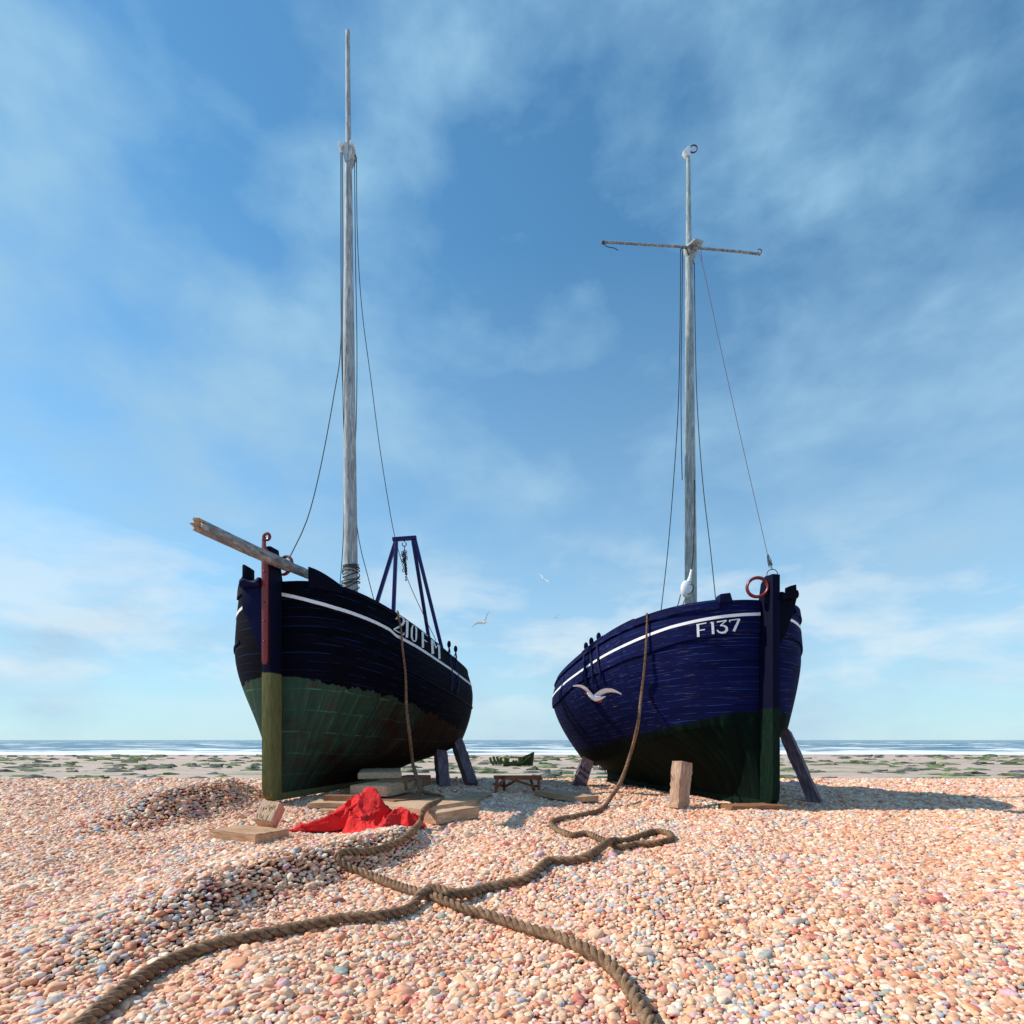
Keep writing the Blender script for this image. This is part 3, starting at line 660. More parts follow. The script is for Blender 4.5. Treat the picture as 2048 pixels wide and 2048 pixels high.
sh = MB().ball(pc, (.115, .07, .175), 18, 12).build('pulley_block', M['white_clean'], BR)
MB().tube([pc+Vector((.05, 0, .14)), at(1380, 1155, 11.72), at(1383, 1139, 11.76)], [.05, .032, .018], 10).build('becket', M['white_clean'], sh)
MB().torus(pc+Vector((.055, -.06, -.02)), (-.9, -.4, .25), .105, .012, 22, 6).build('sheave_slot', M['rust'], sh)
stay(BR, D([(1383, 1139), (1386, 1110), (1388, 1060), (1389, 960)], 11.75, 11.9), 'halyard', .011, 'rig')
stay(BR, D([(1361, 1189), (1357, 1206), (1351, 1220), (1347, 1232)], 11.65, 11.6), 'halyard', .012, 'ochre_cord')
stay(BR, D([(1371, 1196), (1366, 1208), (1361, 1218), (1354, 1230)], 11.62, 11.6), 'halyard', .012, 'ochre_cord')
# deadeyes and chainplates on the quarter
z3 = lambda l: zl(l, 1130, 1250, .07246)
chb = [HR.hit(x, y, .06)[0] for x, y in z3([(530, 770), (700, 655), (900, 510), (1125, 375)])]
chan = MB().tube(smooth_path(chb, .1), .045, 10).build('channel_rail', M['navy'], BR)
for (kx, ky, cp) in ((580, 590, [(590, 770), (592, 950), (620, 1200), (630, 1420), (645, 1560), (655, 1690)]), (728, 460, [(770, 660), (775, 850), (800, 1050), (812, 1300), (832, 1450), (845, 1600)]), (930, 325, [(955, 520), (960, 700), (985, 950), (1000, 1200), (1035, 1330), (1042, 1490)])):
    (x, y), = z3([(kx, ky)]); h, _ = HR.hit(*z3([cp[0]])[0], .05)
    c = at(x, y, h.y-.02)
    de = MB().ball(c, (.050, .03, .092), 14, 10).tube([c, h], .022, 8).build('deadeye', M['navy'], BR)
    P = [HR.hit(a, b, .055) for a, b in z3(cp)]
    cpm = MB(); pl = smooth_path([p for p, n in P], .08)
    cpm.tube(pl, .030, 8).build('chainplate', M['navy'], de)
# weed hanging under the counter
wd = MB()
for i in range(420):
    if i < 300:
        f = random.random(); x, y = 1168+f*48, 1526+f*22+random.uniform(-2, 1)
    else:
        f = random.random(); x, y = 1564-f*4, 1496+f*14
    p, n = HR.hit(x, y, .0); l = random.uniform(.03, .13); w = random.uniform(.004, .01); d = Vector((random.uniform(-.02, .02), random.uniform(-.02, .02), -l))
    wd.add([p+Vector((-w, 0, .02)), p+Vector((w, 0, .02)), p+d], [(0, 1, 2)])
tag(wd.build('weed_fringe', M['weedwood'], BR), kind='stuff')

# ================================================================== GROUND
def seg_dist(x, y, a, b):
    dx, dy = b[0]-a[0], b[1]-a[1]; L2 = dx*dx+dy*dy
    f = np.clip(((x-a[0])*dx+(y-a[1])*dy)/L2, 0, 1); ex, ey = x-(a[0]+f*dx), y-(a[1]+f*dy)
    return np.hypot(ex, ey)*np.sign(dx*ey-dy*ex), f
RIDGES = [  # polyline, height, width on the left of its direction, width on the right
    ([(-2.7, 2.9), (-2.35, 3.7), (-2.15, 4.5), (-1.8, 5.3), (-1.4, 5.95), (-1.2, 6.6), (-1.05, 7.0)], .25, .95, .25),
    ([(-.35, 7.3), (.0, 6.4), (.55, 5.45), (1.1, 4.95), (1.7, 4.5), (2.4, 4.15), (3.4, 3.7)], .17, .34, .9),
    ([(-6.5, 6.6), (-4.2, 6.75), (-3.2, 6.85), (-2.35, 7.05)], .05, .45, .6),
    ([(-5.2, 7.2), (-4.95, 8.2), (-4.8, 9.4), (-4.9, 11.5)], .44, 1.1, .40),
]
def ground_z(x, y):
    x, y = np.asarray(x, float), np.asarray(y, float)
    z = np.interp(y, [0, 3, 6, 9, 12, 16.6, 17.4, 19, 21, 23, 26, 40, 70, 108, 125, 400], [-.13, -.1, -.03, .02, .03, .03, -.02, -.35, -.72, -.86, -.92, -1.02, -1.25, -1.5, -1.75, -3])
    near = np.clip((17.0-y)/2, 0, 1)
    z = z+near*(.10*np.exp(-((x+2.6)/2.2)**2)*np.clip((y-7.5)/2, 0, 1))
    for pl, A, wl, wr in RIDGES:
        best = np.full(x.shape, 9.); sg = np.ones(x.shape); par = np.zeros(x.shape); ns = len(pl)-1
        for ki, (a, b) in enumerate(zip(pl[:-1], pl[1:])):
            d, f = seg_dist(x, y, a, b); m = np.abs(d) < best; best = np.where(m, np.abs(d), best); sg = np.where(m, np.sign(d), sg); par = np.where(m, (ki+f)/ns, par)
        w = np.where(sg > 0, wl, wr); z = z+A*np.exp(-(best/w)**2)*np.clip(np.minimum(par/.25, (1-par)/.25), 0, 1)
    z = z+near*.018*(np.sin(x*2.1+y*1.3)+np.sin(x*3.7-y*2.2+1)+.6*np.sin(x*6.1+y*5.3))
    return z
def gz(x, y): return float(ground_z(np.array([x]), np.array([y]))[0])
def on_ground(px, py, lift=0.0):
    lo = None; Y = 2.0
    while Y < 120:
        p = at(px, py, Y)
        if p.z <= gz(p.x, p.y)+lift: break
        Y += .02 if Y < 20 else .5
    return at(px, py, Y)

def gmesh(name, ys, xw, nx, mat):
    ys = np.asarray(ys); u = np.linspace(-1, 1, nx); X = xw(ys)[:, None]*u[None, :]; Y = np.broadcast_to(ys[:, None], X.shape); Z = ground_z(X, Y)
    me = bpy.data.meshes.new(name); o = bpy.data.objects.new(name, me); COL.objects.link(o)
    me.from_pydata(np.stack([X, Y, Z], -1).reshape(-1, 3).tolist(), [], grid_faces(len(ys), nx)); me.materials.append(mat)
    for p in me.polygons: p.use_smooth = True
    return o
t = NT('shingle_bed'); v = t.coord('Object'); n = t.noise(v, 14, 6, .7); n2 = t.noise(v, 1.2, 4)
vo = t.n('ShaderNodeTexVoronoi', {'Vector': v, 'Scale': 19.0}); vr = t.n('ShaderNodeSeparateXYZ', {0: vo.outputs['Color']}).outputs[0]
stones = t.ramp(vr, [(.05, (.55, .20, .13)), (.25, (.74, .40, .25)), (.5, (.76, .48, .32)), (.75, (.78, .62, .46)), (.92, (.44, .45, .50))])
stones = t.mix(t.ramp(vo.outputs['Distance'], [(.38, 0), (.62, 1)]), stones, (.12, .02, .015))
sx = t.n('ShaderNodeSeparateXYZ', {0: t.n('ShaderNodeTexCoord').outputs['Object']})
outm = t.ramp(t.math('ADD', t.math('MULTIPLY', t.math('SUBTRACT', t.math('ABSOLUTE', sx.outputs[0]), t.math('ADD', t.math('MULTIPLY', sx.outputs[1], .98), 1.5)), .5), .5), [(.47, 0), (.53, 1)])
outm = t.math('MAXIMUM', outm, t.math('LESS_THAN', sx.outputs[1], 1.55))
shb = t.out(t.mix(outm, t.mix(n, (.09, .010, .008), (.20, .04, .025)), stones), .9, t.math('SUBTRACT', n, vo.outputs['Distance']), .8, .03, .1)
g1 = gmesh('ground', np.concatenate([np.linspace(-6, 2, 20), np.linspace(2.1, 19, 240)]), lambda y: np.maximum(9, 1.5*np.abs(y)+4), 240, shb); tag(g1, kind='structure')
t = NT('wet_sand_with_weed'); v = t.coord('Object', (.16, .5, 1)); n = t.noise(v, 1.5, 8, .65); n3 = t.noise(t.coord('Object', (.6, 2.2, 1)), 1.3, 7, .7)
w2 = t.noise(t.coord('Object', (.10, .28, 1)), 1.7, 7, .68, .6)
sand = t.mix(n3, (.40, .27, .22), (.68, .54, .45))
yy = t.n('ShaderNodeSeparateXYZ', {0: t.n('ShaderNodeTexCoord').outputs['Object']}).outputs[1]
band = t.ramp(t.math('DIVIDE', yy, 110.), [(.18, .25), (.3, 1), (.55, .9), (.72, .25), (.9, 0)])
sand = t.mix(t.math('MULTIPLY', t.ramp(w2, [(.50, 0), (.60, 1)]), band), sand, t.mix(n3, (.10, .13, .05), (.40, .42, .27)))
sand = t.mix(t.math('MULTIPLY', t.ramp(n3, [(.56, 0), (.64, .9)]), band), sand, (.08, .10, .10))
sand = t.mix(t.ramp(t.math('DIVIDE', yy, 110.), [(.84, 0), (.95, .8)]), sand, (.34, .24, .23))
sm = t.out(sand, .7, n3, .6, .08, .3)
g2 = gmesh('sand', np.concatenate([np.linspace(18.9, 60, 90), np.linspace(61, 125, 60)]), lambda y: 1.6*y+30, 90, sm); tag(g2, kind='structure')
g2.location.z = -.005
# sea: long swell with breaking rows close in
ys = np.concatenate([np.linspace(100, 240, 150), np.linspace(242, 600, 70), np.geomspace(605, 14000, 40)]); u = np.linspace(-1, 1, 260); X = (ys*1.4+40)[:, None]*u[None, :]; Y = np.broadcast_to(ys[:, None], X.shape)
amp = np.clip((ys-104)/40, 0, 1)[:, None]*np.clip(1.4-ys/900, 0, 1)[:, None]
Z = -1.5+amp*(.34*np.sin(Y/5.2+.9*np.sin(X/31)+.5*np.sin(X/13+2))**3+.22*np.sin(Y/11+X/47+np.sin(X/60))+.1*np.sin(X/7+Y/9))
me = bpy.data.meshes.new('sea'); sea = bpy.data.objects.new('sea', me); COL.objects.link(sea); me.from_pydata(np.stack([X, Y, Z], -1).reshape(-1, 3).tolist(), [], grid_faces(len(ys), 260))
for p in me.polygons: p.use_smooth = True
t = NT('sea_water'); v = t.coord('Object', (.02, .075, 1)); n = t.noise(v, 1.6, 8, .65, .5); f2 = t.noise(t.coord('Object', (.06, .3, 1)), 1.2, 6, .7)
yy = t.n('ShaderNodeSeparateXYZ', {0: t.n('ShaderNodeTexCoord').outputs['Object']}).outputs[1]
near = t.ramp(t.math('DIVIDE', yy, 1000.), [(.10, .34), (.118, .16), (.15, .045), (.28, .02), (.6, .0)])
foam = t.ramp(t.math('ADD', t.math('ADD', t.math('MULTIPLY', n, .75), t.math('MULTIPLY', f2, .25)), near), [(.52, 0), (.60, .9), (.8, 1)])
water = t.mix(f2, (.010, .07, .13), (.045, .18, .26))
me.materials.append(t.out(t.mix(foam, water, (.80, .85, .85)), t.ramp(foam, [(0, .28), (1, .9)]), f2, .5, .3, .4)); tag(sea, kind='structure')

# pebbles: one mass of many thousand rounded stones, scattered on the shingle by geometry nodes
pts = []
def rows(y0, y1, sp):
    y = y0
    while y < y1:
        hw = .98*y+1.6; n = int(2*hw/sp); xs = -hw+(np.arange(n)+rng.random(n)*.55+.2)*sp; yj = y+(rng.random(n)-.5)*sp*.75
        pts.append(np.stack([xs, yj, np.full(n, sp)], 1)); y += sp*.84
rows(1.5, 4.5, .031); rows(4.5, 7, .036); rows(7, 10, .043); rows(10, 14, .052); rows(14, 17.3, .064)
PT = np.concatenate(pts); NP = len(PT)
z = ground_z(PT[:, 0], PT[:, 1]); r = PT[:, 2]*.5*np.exp(rng.normal(0.10, .27, NP)); lift = rng.random(NP)*.35
co = np.stack([PT[:, 0], PT[:, 1], z+r*(.12+lift)], 1)
me = bpy.data.meshes.new('pebbles'); peb = bpy.data.objects.new('pebbles', me); COL.objects.link(peb)
me.vertices.add(NP); me.vertices.foreach_set('co', co.astype(np.float32).reshape(-1))
rot = np.stack([rng.normal(0, .30, NP), rng.normal(0, .30, NP), rng.random(NP)*6.283], 1); scl = np.stack([r*(.95+.55*rng.random(NP)), r*(.80+.30*rng.random(NP)), r*(.45+.42*rng.random(NP))], 1)
pal = np.array([(.82, .47, .31), (.84, .55, .36), (.86, .64, .48), (.88, .74, .62), (.89, .84, .77), (.80, .42, .26), (.82, .52, .46), (.70, .30, .18), (.55, .20, .17), (.66, .45, .58), (.44, .52, .66), (.34, .48, .48), (.74, .26, .22)])
pw = np.array([18, 20, 20, 18, 11, 8, 10, 5, 5, 2.6, 2.2, 1.3, 1.8]); 
# clusters of cooler stones
cl = np.sin(PT[:, 0]*1.9+PT[:, 1]*1.3+1)+np.sin(PT[:, 0]*.8-PT[:, 1]*2.4)+np.sin(PT[:, 0]*3.3+PT[:, 1]*.6+2)
pick = rng.choice(len(pal), NP, p=pw/pw.sum()); cool = (cl > 1.1) & (rng.random(NP) < .22); pick[cool] = rng.choice([9, 10, 10, 11, 4, 3], cool.sum())
tint = pal[pick]*(.88+.2*rng.random((NP, 1))); tint = np.clip(tint*np.array([.93, .85, .75]), 0, .92)
for nm, ty, arr in (('rot', 'FLOAT_VECTOR', rot), ('scl', 'FLOAT_VECTOR', scl)):
    a = me.attributes.new(nm, ty, 'POINT'); a.data.foreach_set('vector', arr.astype(np.float32).reshape(-1))
a = me.attributes.new('tint', 'FLOAT_COLOR', 'POINT'); a.data.foreach_set('color', np.concatenate([tint, np.ones((NP, 1))], 1).astype(np.float32).reshape(-1))
a = me.attributes.new('pick', 'INT', 'POINT'); a.data.foreach_set('value', rng.integers(0, 6, NP).astype(np.int32))
t = NT('pebble_stone'); at_ = t.n('ShaderNodeAttribute', attribute_name='tint', attribute_type='INSTANCER').outputs['Color']
v = t.coord('Object'); n = t.noise(v, 1.3, 4, .6); 
colr = t.mix(t.ramp(n, [(.45, 0), (.65, .35)]), at_, (.50, .13, .08)); colr = t.mix(t.ramp(n, [(.30, .5), (.42, 0)]), colr, (.88, .80, .70))
pm = t.out(colr, .6, None, spec=.3)
ng = bpy.data.node_groups.new('scatter_pebbles', 'GeometryNodeTree'); ng.interface.new_socket('Geometry', in_out='INPUT', socket_type='NodeSocketGeometry'); ng.interface.new_socket('Geometry', in_out='OUTPUT', socket_type='NodeSocketGeometry')
N = ng.nodes; Lk = ng.links; gi = N.new('NodeGroupInput'); go = N.new('NodeGroupOutput'); jn = N.new('GeometryNodeJoinGeometry')
for i in range(6):
    ico = N.new('GeometryNodeMeshIcoSphere'); ico.inputs['Radius'].default_value = 1; ico.inputs['Subdivisions'].default_value = 3
    nz = N.new('ShaderNodeTexNoise'); nz.noise_dimensions = '4D'; nz.inputs['W'].default_value = i*3.7; nz.inputs['Scale'].default_value = .85; nz.inputs['Detail'].default_value = 1.0
    sub = N.new('ShaderNodeVectorMath'); sub.operation = 'SUBTRACT'; sub.inputs[1].default_value = (.5, .5, .5); Lk.new(nz.outputs['Color'], sub.inputs[0])
    ml = N.new('ShaderNodeVectorMath'); ml.operation = 'SCALE'; ml.inputs['Scale'].default_value = 1.0; Lk.new(sub.outputs[0], ml.inputs[0])
    sp = N.new('GeometryNodeSetPosition'); Lk.new(ico.outputs['Mesh'], sp.inputs['Geometry']); Lk.new(ml.outputs[0], sp.inputs['Offset'])
    ss = N.new('GeometryNodeSetShadeSmooth'); Lk.new(sp.outputs[0], ss.inputs[0]); mt = N.new('GeometryNodeSetMaterial'); mt.inputs['Material'].default_value = pm; Lk.new(ss.outputs[0], mt.inputs[0])
    g2i = N.new('GeometryNodeGeometryToInstance'); Lk.new(mt.outputs[0], g2i.inputs[0]); Lk.new(g2i.outputs[0], jn.inputs[0])
iop = N.new('GeometryNodeInstanceOnPoints'); Lk.new(gi.outputs[0], iop.inputs['Points']); Lk.new(jn.outputs[0], iop.inputs['Instance']); iop.inputs['Pick Instance'].default_value = True
def nattr(nm, ty):
    a = N.new('GeometryNodeInputNamedAttribute'); a.data_type = ty; a.inputs['Name'].default_value = nm; return a.outputs['Attribute']
Lk.new(nattr('pick', 'INT'), iop.inputs['Instance Index']); Lk.new(nattr('scl', 'FLOAT_VECTOR'), iop.inputs['Scale'])
e2r = N.new('FunctionNodeEulerToRotation'); Lk.new(nattr('rot', 'FLOAT_VECTOR'), e2r.inputs[0]); Lk.new(e2r.outputs[0], iop.inputs['Rotation'])
Lk.new(iop.outputs[0], go.inputs[0])
md = peb.modifiers.new('scatter', 'NODES'); md.node_group = ng; me.materials.append(pm)
tag(peb, 'mass of rounded peach, white and pink pebbles covering the foreground beach', 'pebbles', kind='stuff')

# ================================================================== TIMBERS
def box_obj(name, mat, C, ex, ey, ez, label, cat, group, bev=.012, rough=.004, seed=0):
    """box from a corner C and three edge vectors, linked with its own axes so that the grain follows its length"""
    ex, ey, ez = Vector(ex), Vector(ey), Vector(ez); dims = [ex.length, ey.length, ez.length]
    axes = [ex.normalized(), ey.normalized(), ez.normalized()]
    order = sorted(range(3), key=lambda i: -dims[i]) if dims[0] < max(dims) else [0, 1, 2]
    X = axes[order[0]]; Zx = X.cross(axes[order[1]]).normalized(); Yx = Zx.cross(X)
    R = Matrix((X, Yx, Zx)).transposed().to_4x4(); cen = C+(ex+ey+ez)/2; l = [dims[order[0]], dims[order[1]], dims[order[2]]]
    bm = bmesh.new(); bmesh.ops.create_cube(bm, size=1); bmesh.ops.scale(bm, vec=l, verts=bm.verts)
    bmesh.ops.bevel(bm, geom=bm.edges[:], offset=bev, segments=2, affect='EDGES')
    bmesh.ops.subdivide_edges(bm, edges=[e for e in bm.edges if e.calc_length() > max(l)*.35], cuts=6, use_grid_fill=True)
    rr = random.Random(seed+len(name)+int(C.x*100))
    for v in bm.verts: v.co += Vector((rr.uniform(-1, 1), rr.uniform(-1, 1), rr.uniform(-1, 1)))*rough
    me = bpy.data.meshes.new(name); bm.to_mesh(me); bm.free(); me.materials.append(mat)
    for p in me.polygons: p.use_smooth = True
    me.set_sharp_from_angle(angle=math.radians(35))
    o = bpy.data.objects.new(name, me); COL.objects.link(o); o.matrix_world = Matrix.Translation(cen) @ R
    return tag(o, label, cat, group)
def plank(label, zt, C, L, R_, th, mat='timber', cat='timber block', group='loose timbers on the shingle', name='timber_block', tilt=0):
    """top face corners by pixel: C the nearest, L and R its neighbours, all on the level zt"""
    c, l, r = on_plane(*C, zt), on_plane(*L, zt), on_plane(*R_, zt); e, f = l-c, r-c
    ang = math.atan2(f.y, f.x)-math.atan2(e.y, e.x)
    while ang > math.pi: ang -= 2*math.pi
    while ang < -math.pi: ang += 2*math.pi
    fix = (abs(ang)-math.pi/2)/2*(1 if ang > 0 else -1)
    e = Matrix.Rotation(fix, 3, 'Z') @ e; f = Matrix.Rotation(-fix, 3, 'Z') @ f
    return box_obj(name, M[mat], c, e, f, Vector((0, 0, -th)), label, cat, group)
z4 = lambda x, y: (640+.18634*x, 1520+.18634*y)
GRP = 'timber blocks heaped under the left boat'
plank('thick pale plank topmost on the stack under the black hull', .60, z4(877, 133), z4(418, 146), z4(1110, 84), .115, 'timber', group=GRP)
plank('broad pale block under the topmost plank, above the red cloth', .445, z4(724, 277), z4(378, 262), z4(908, 210), .185, 'timber', group=GRP)
plank('dark brown block wedged behind the stacked pale blocks', .50, z4(905, 212), z4(640, 205), z4(1072, 158), .20, 'timber3', group=GRP)
plank('wide brown baulk lying flat beneath the stack', .235, z4(792, 438), z4(560, 375), z4(1128, 378), .16, 'timber3', group=GRP)
plank('large pale block beside the rope, right of the red cloth', .215, z4(1085, 520), z4(790, 430), z4(1235, 412), .20, 'timber', group=GRP)
plank('short pale block nearest the viewer, right of the rope', .205, z4(1252, 570), z4(1165, 548), z4(1497, 490), .165, 'timber', group=GRP)
plank('tan slab lying alone at the right of the heap', .155, z4(1662, 445), z4(1335, 436), z4(1820, 350), .12, 'timber2', group=GRP)
plank('long narrow pale plank left of the red cloth', .215, (703, 1606), (617.5, 1605), (715, 1598), .085, 'timber', group=GRP)
plank('small tan chock under the long narrow plank', .13, (705, 1620.5), (632.4, 1620.5), (712, 1612), .10, 'timber2', group=GRP)
plank('brown baulk half hidden under the keel behind the red cloth', .30, (704, 1592), (653, 1590), (730, 1580), .22, 'timber3', group=GRP)
plank('flat tan plank sunk in the pebbles under the carved block', .165, (512, 1669.5), (439.5, 1656.5), (568, 1657), .13, 'timber2', group=GRP)
# carved block leaning on the plank
Yc = 7.35
A_, B_, C_, D_ = at(525, 1599, Yc+.16), at(561.6, 1603.6, Yc+.12), at(541.7, 1651, Yc-.06), at(503.2, 1638.4, Yc-.02)
ex = B_-A_; ey = D_-A_; ey = ey-ex*(ey.dot(ex)/ex.dot(ex)); nz_ = ex.cross(ey).normalized()
if nz_.y < 0: nz_ = -nz_
cb = box_obj('timber_block', M['timber'], A_, ex, ey, nz_*.19, 'pale block with carved letters leaning in the hollow at left', 'timber block', GRP, .01)
zc_ = lambda l: zl(l, 495, 1590, .044)
def hit_face(px, py):
    d = at(px, py, 1)-EYE; k = (A_-EYE).dot(nz_)/d.dot(nz_); return EYE+d*k, -nz_
cut = [[(640, 560), (600, 690)], [(740, 550), (690, 690), (660, 740)], [(805, 570), (800, 650)], [(910, 500), (850, 640)], [(900, 500), (985, 470), (990, 720)], [(1035, 610), (1085, 510), (1125, 640)], [(1150, 540), (1145, 640)], [(1190, 480), (1240, 690)], [(1270, 490), (1215, 590)],
       [(460, 850), (425, 900), (418, 1040), (450, 1060)], arc(590, 955, 42, 85, 0, 360, 12), [(745, 920), (640, 1075), (740, 1110)], [(950, 940), (915, 935), (800, 1175), (880, 1170)], [(850, 1050), (900, 1060)]]
bpy.context.view_layer.update()
for part in (cut[:9], cut[9:]):
    ol = strokes_on(hit_face, [(zc_(l), .55) for l in part], 'carved_letters', M['carve'], None, .004, .006)
    ol.parent = cb; ol.matrix_parent_inverse = cb.matrix_world.inverted()
# right-hand timbers
G2 = 'loose timbers on the shingle'
z6 = lambda x, y: (880+.20704*x, 1460+.20704*y)
plank('flat plank lying on the open shingle between the two boats', .19, z6(1310, 648), z6(995, 580), z6(1512, 633), .10, 'timber2', group=G2)
plank('dark baulk laid crosswise under the blue bow', .13, (1463, 1613), (1434, 1606.5), (1580, 1612), .14, 'timber3', group=G2)
# props
def post(label, foot, top, w, mat, name='timber_prop', cat='prop', group='props leaning against the boats', tilt=0.0, cross=1.0, twist=.5):
    a, b = Vector(foot), Vector(top); ax = (b-a); L = ax.length; ax.normalize()
    x = Matrix.Rotation(twist, 3, 'Z') @ Vector((1, 0, 0)); x = (x-ax*x.dot(ax)).normalized(); y = ax.cross(x)
    bm = bmesh.new(); n = 14; rr = random.Random(int(L*1000)); prof = [(-1, -1), (-.2, -1.04), (.3, -.97), (1, -1), (1.02, .1), (1, 1), (.1, .98), (-1, 1), (-.97, .2)]; rowsv = []
    for i in range(n+1):
        f = i/n; k = 1+.04*math.sin(f*9+L)+rr.uniform(-.03, .03); ox = rr.uniform(-.02, .02)*w
        rowsv.append([bm.verts.new(Vector(((px+rr.uniform(-.05, .05))*w/2*k+ox, (py+rr.uniform(-.05, .05))*w*cross/2*k, f*L))) for px, py in prof])
    m = len(prof)
    for i in range(n):
        for j in range(m): bm.faces.new((rowsv[i][j], rowsv[i][(j+1) % m], rowsv[i+1][(j+1) % m], rowsv[i+1][j]))
    bm.faces.new(rowsv[0][::-1]); bm.faces.new(rowsv[-1])
    me = bpy.data.meshes.new(name); bm.to_mesh(me); bm.free(); me.materials.append(mat)
    for p in me.polygons: p.use_smooth = True
    me.set_sharp_from_angle(angle=math.radians(30))
    o = bpy.data.objects.new(name, me); COL.objects.link(o); o.matrix_world = Matrix.Translation(a) @ Matrix((x, y, ax)).transposed().to_4x4()
    return tag(o, label, cat, group)
post('stubby upright prop under the black hull, left of its partner', at(888, 1584, 13.0), at(881, 1506, 13.7), .26, M['prop'], cross=.9)
post('slanting prop under the stern of the black boat, right of the upright one', at(944, 1572, 13.6), at(913, 1482, 14.6), .25, M['prop'], cross=.9)
post('short leaning prop under the left flank of the navy boat', at(1157, 1576, 13.8), at(1173, 1524, 14.6), .30, M['prop'], cross=.8)
post('long slanting prop against the shaded right side of the navy boat', at(1634, 1612, 10.6), at(1570, 1465, 11.6), .20, M['prop'], cross=1.0, twist=.9)
post('cracked upright timber post standing against the navy hull', at(1357, 1617, 9.75), at(1364.5, 1524, 9.85), .265, M['post'], 'timber_post', 'post', None, cross=.8, twist=.55)

# trestle
TY = 12.3; tp = lambda x, y, d=0: at(x, y, TY+d)
k7 = lambda x, y: (960+x*160/1932, 1480+y*160/1932)
TR = tag(empty('trestle', at(1035, 1588, TY)), 'low red brown sawhorse bench standing on the crest between the boats', 'trestle')
def tb(name, a, b, w, h, d0=0, d1=0, up=(0, 1, 0), par=None): return MB().beam(tp(*k7(*a), d0), tp(*k7(*b), d1), w, h, up).build(name, M['trestle'], par or TR, True, .006)
MB().beam(tp(*k7(330, 878)), tp(*k7(1482, 878)), .30, .03, (0, 0, 1)).build('top_board', M['trestle'], TR, True, .006)
tb('side_rail', (760, 925), (1508, 932), .05, .045, -.16, -.16); tb('side_rail', (345, 915), (1480, 915), .035, .04, .14, .14)
for a, b, d in (((420, 890), (375, 1320), -.14), ((560, 900), (590, 1220), .16), ((1205, 890), (1320, 1250), .12), ((1415, 940), (1425, 1260), -.15)): tb('leg', a, b, .062, .05, d, d*1.25)
tb('brace', (640, 900), (390, 1150), .05, .03, -.17, -.17); tb('brace', (620, 900), (1330, 1130), .055, .03, -.18, -.1); tb('brace', (900, 960), (600, 1130), .05, .03, .0, .14); tb('stretcher', (330, 1060), (560, 1110), .05, .03, -.1, .15); tb('stretcher', (1290, 1110), (1440, 1120), .05, .03, .12, -.12)

# ================================================================== RED CLOTH
def cloth_heap():
    outline = [(594.8, 1654), (640, 1662), (690, 1660), (725, 1672), (753.6, 1679), (790, 1664), (830, 1648), (841, 1636)]
    front = [on_plane(x, y, .05) for x, y in outline]
    from mathutils import noise as mn
    cx = sum(p.x for p in front)/len(front)+.02; cy = 7.55; NR, NA_ = 90, 260; bm = MB(); vs = []
    fa = [math.atan2(p.y-cy, p.x-cx) for p in front]; fr_ = [math.hypot(p.x-cx, p.y-cy) for p in front]
    aa = fa+[.5, 1.2, 1.9, 2.6, fa[0]+2*math.pi]; rr_ = fr_+[.72, .55, .55, .72, fr_[0]]
    o = np.argsort(aa); aa = np.array(aa)[o]; rr_ = np.array(rr_)[o]
    blobs = [(at(736, 1584, 7.75), .17, .19, .55), (at(752, 1588, 7.65), .16, .2, .42), (at(715, 1600, 7.6), .2, .22, .34), (at(722, 1632, 7.2), .16, .2, .2), (at(785, 1628, 7.25), .16, .2, .2), (at(800, 1617, 7.55), .17, .2, .29), (at(690, 1622, 7.5), .25, .22, .24), (at(822, 1630, 7.4), .14, .18, .19), (at(650, 1640, 7.3), .25, .2, .13), (at(760, 1645, 7.2), .3, .25, .17)]
    for i in range(NR+1):
        f = i/NR
        for j in range(NA_):
            a = -math.pi+2*math.pi*j/NA_; R = np.interp(a if a >= aa[0] else a+2*math.pi, aa, rr_)
            R *= 1+.045*math.sin(a*9+1)+.035*math.sin(a*17)+.02*math.sin(a*31)
            x, y = cx+math.cos(a)*R*f, cy+math.sin(a)*R*f; g = gz(x, y)
            h = (sum(((p.z-.07)*math.exp(-((x-p.x)/(sx*1.25))**2-((y-p.y)/(sy*1.25))**2))**3 for p, sx, sy, zz in blobs))**(1/3)
            v = Vector((x*2.6+.7*h, y*2.6, h*2.0)); w1 = mn.noise(v*1.1)*1.4
            rid = 1-abs(mn.noise(Vector((x*3.2+w1, y*2.2-w1, h*3+1.7))))*2.2; rid2 = 1-abs(mn.noise(Vector((x*7+w1*2, y*6, h*7))))*2.2
            fold = (1-.75*min(h, .5))*(.115*(rid-.5)+.050*(rid2-.45)+.014*mn.noise(Vector((x*20, y*20, h*14))))
            edge = min(1, (1-f)*5.5)
            vs.append((x, y, g+.045+max((h+fold)*edge, 0)+.02*(1-edge)*abs(mn.noise(Vector((x*9, y*9, 0))))))
    fs = grid_faces(NR+1, NA_); fs += [(i*NA_+NA_-1, (i+1)*NA_+NA_-1, (i+1)*NA_, i*NA_) for i in range(NR)]
    bm.add(vs, fs); ob = bm.build('red_cloth', M['red_canvas'], None, True, autosm=180)
    md = ob.modifiers.new('thickness', 'SOLIDIFY'); md.thickness = .014; md.offset = -1
    return tag(ob, 'crumpled bright red cloth heaped over the timbers on the shingle', 'cloth')
cloth_heap()

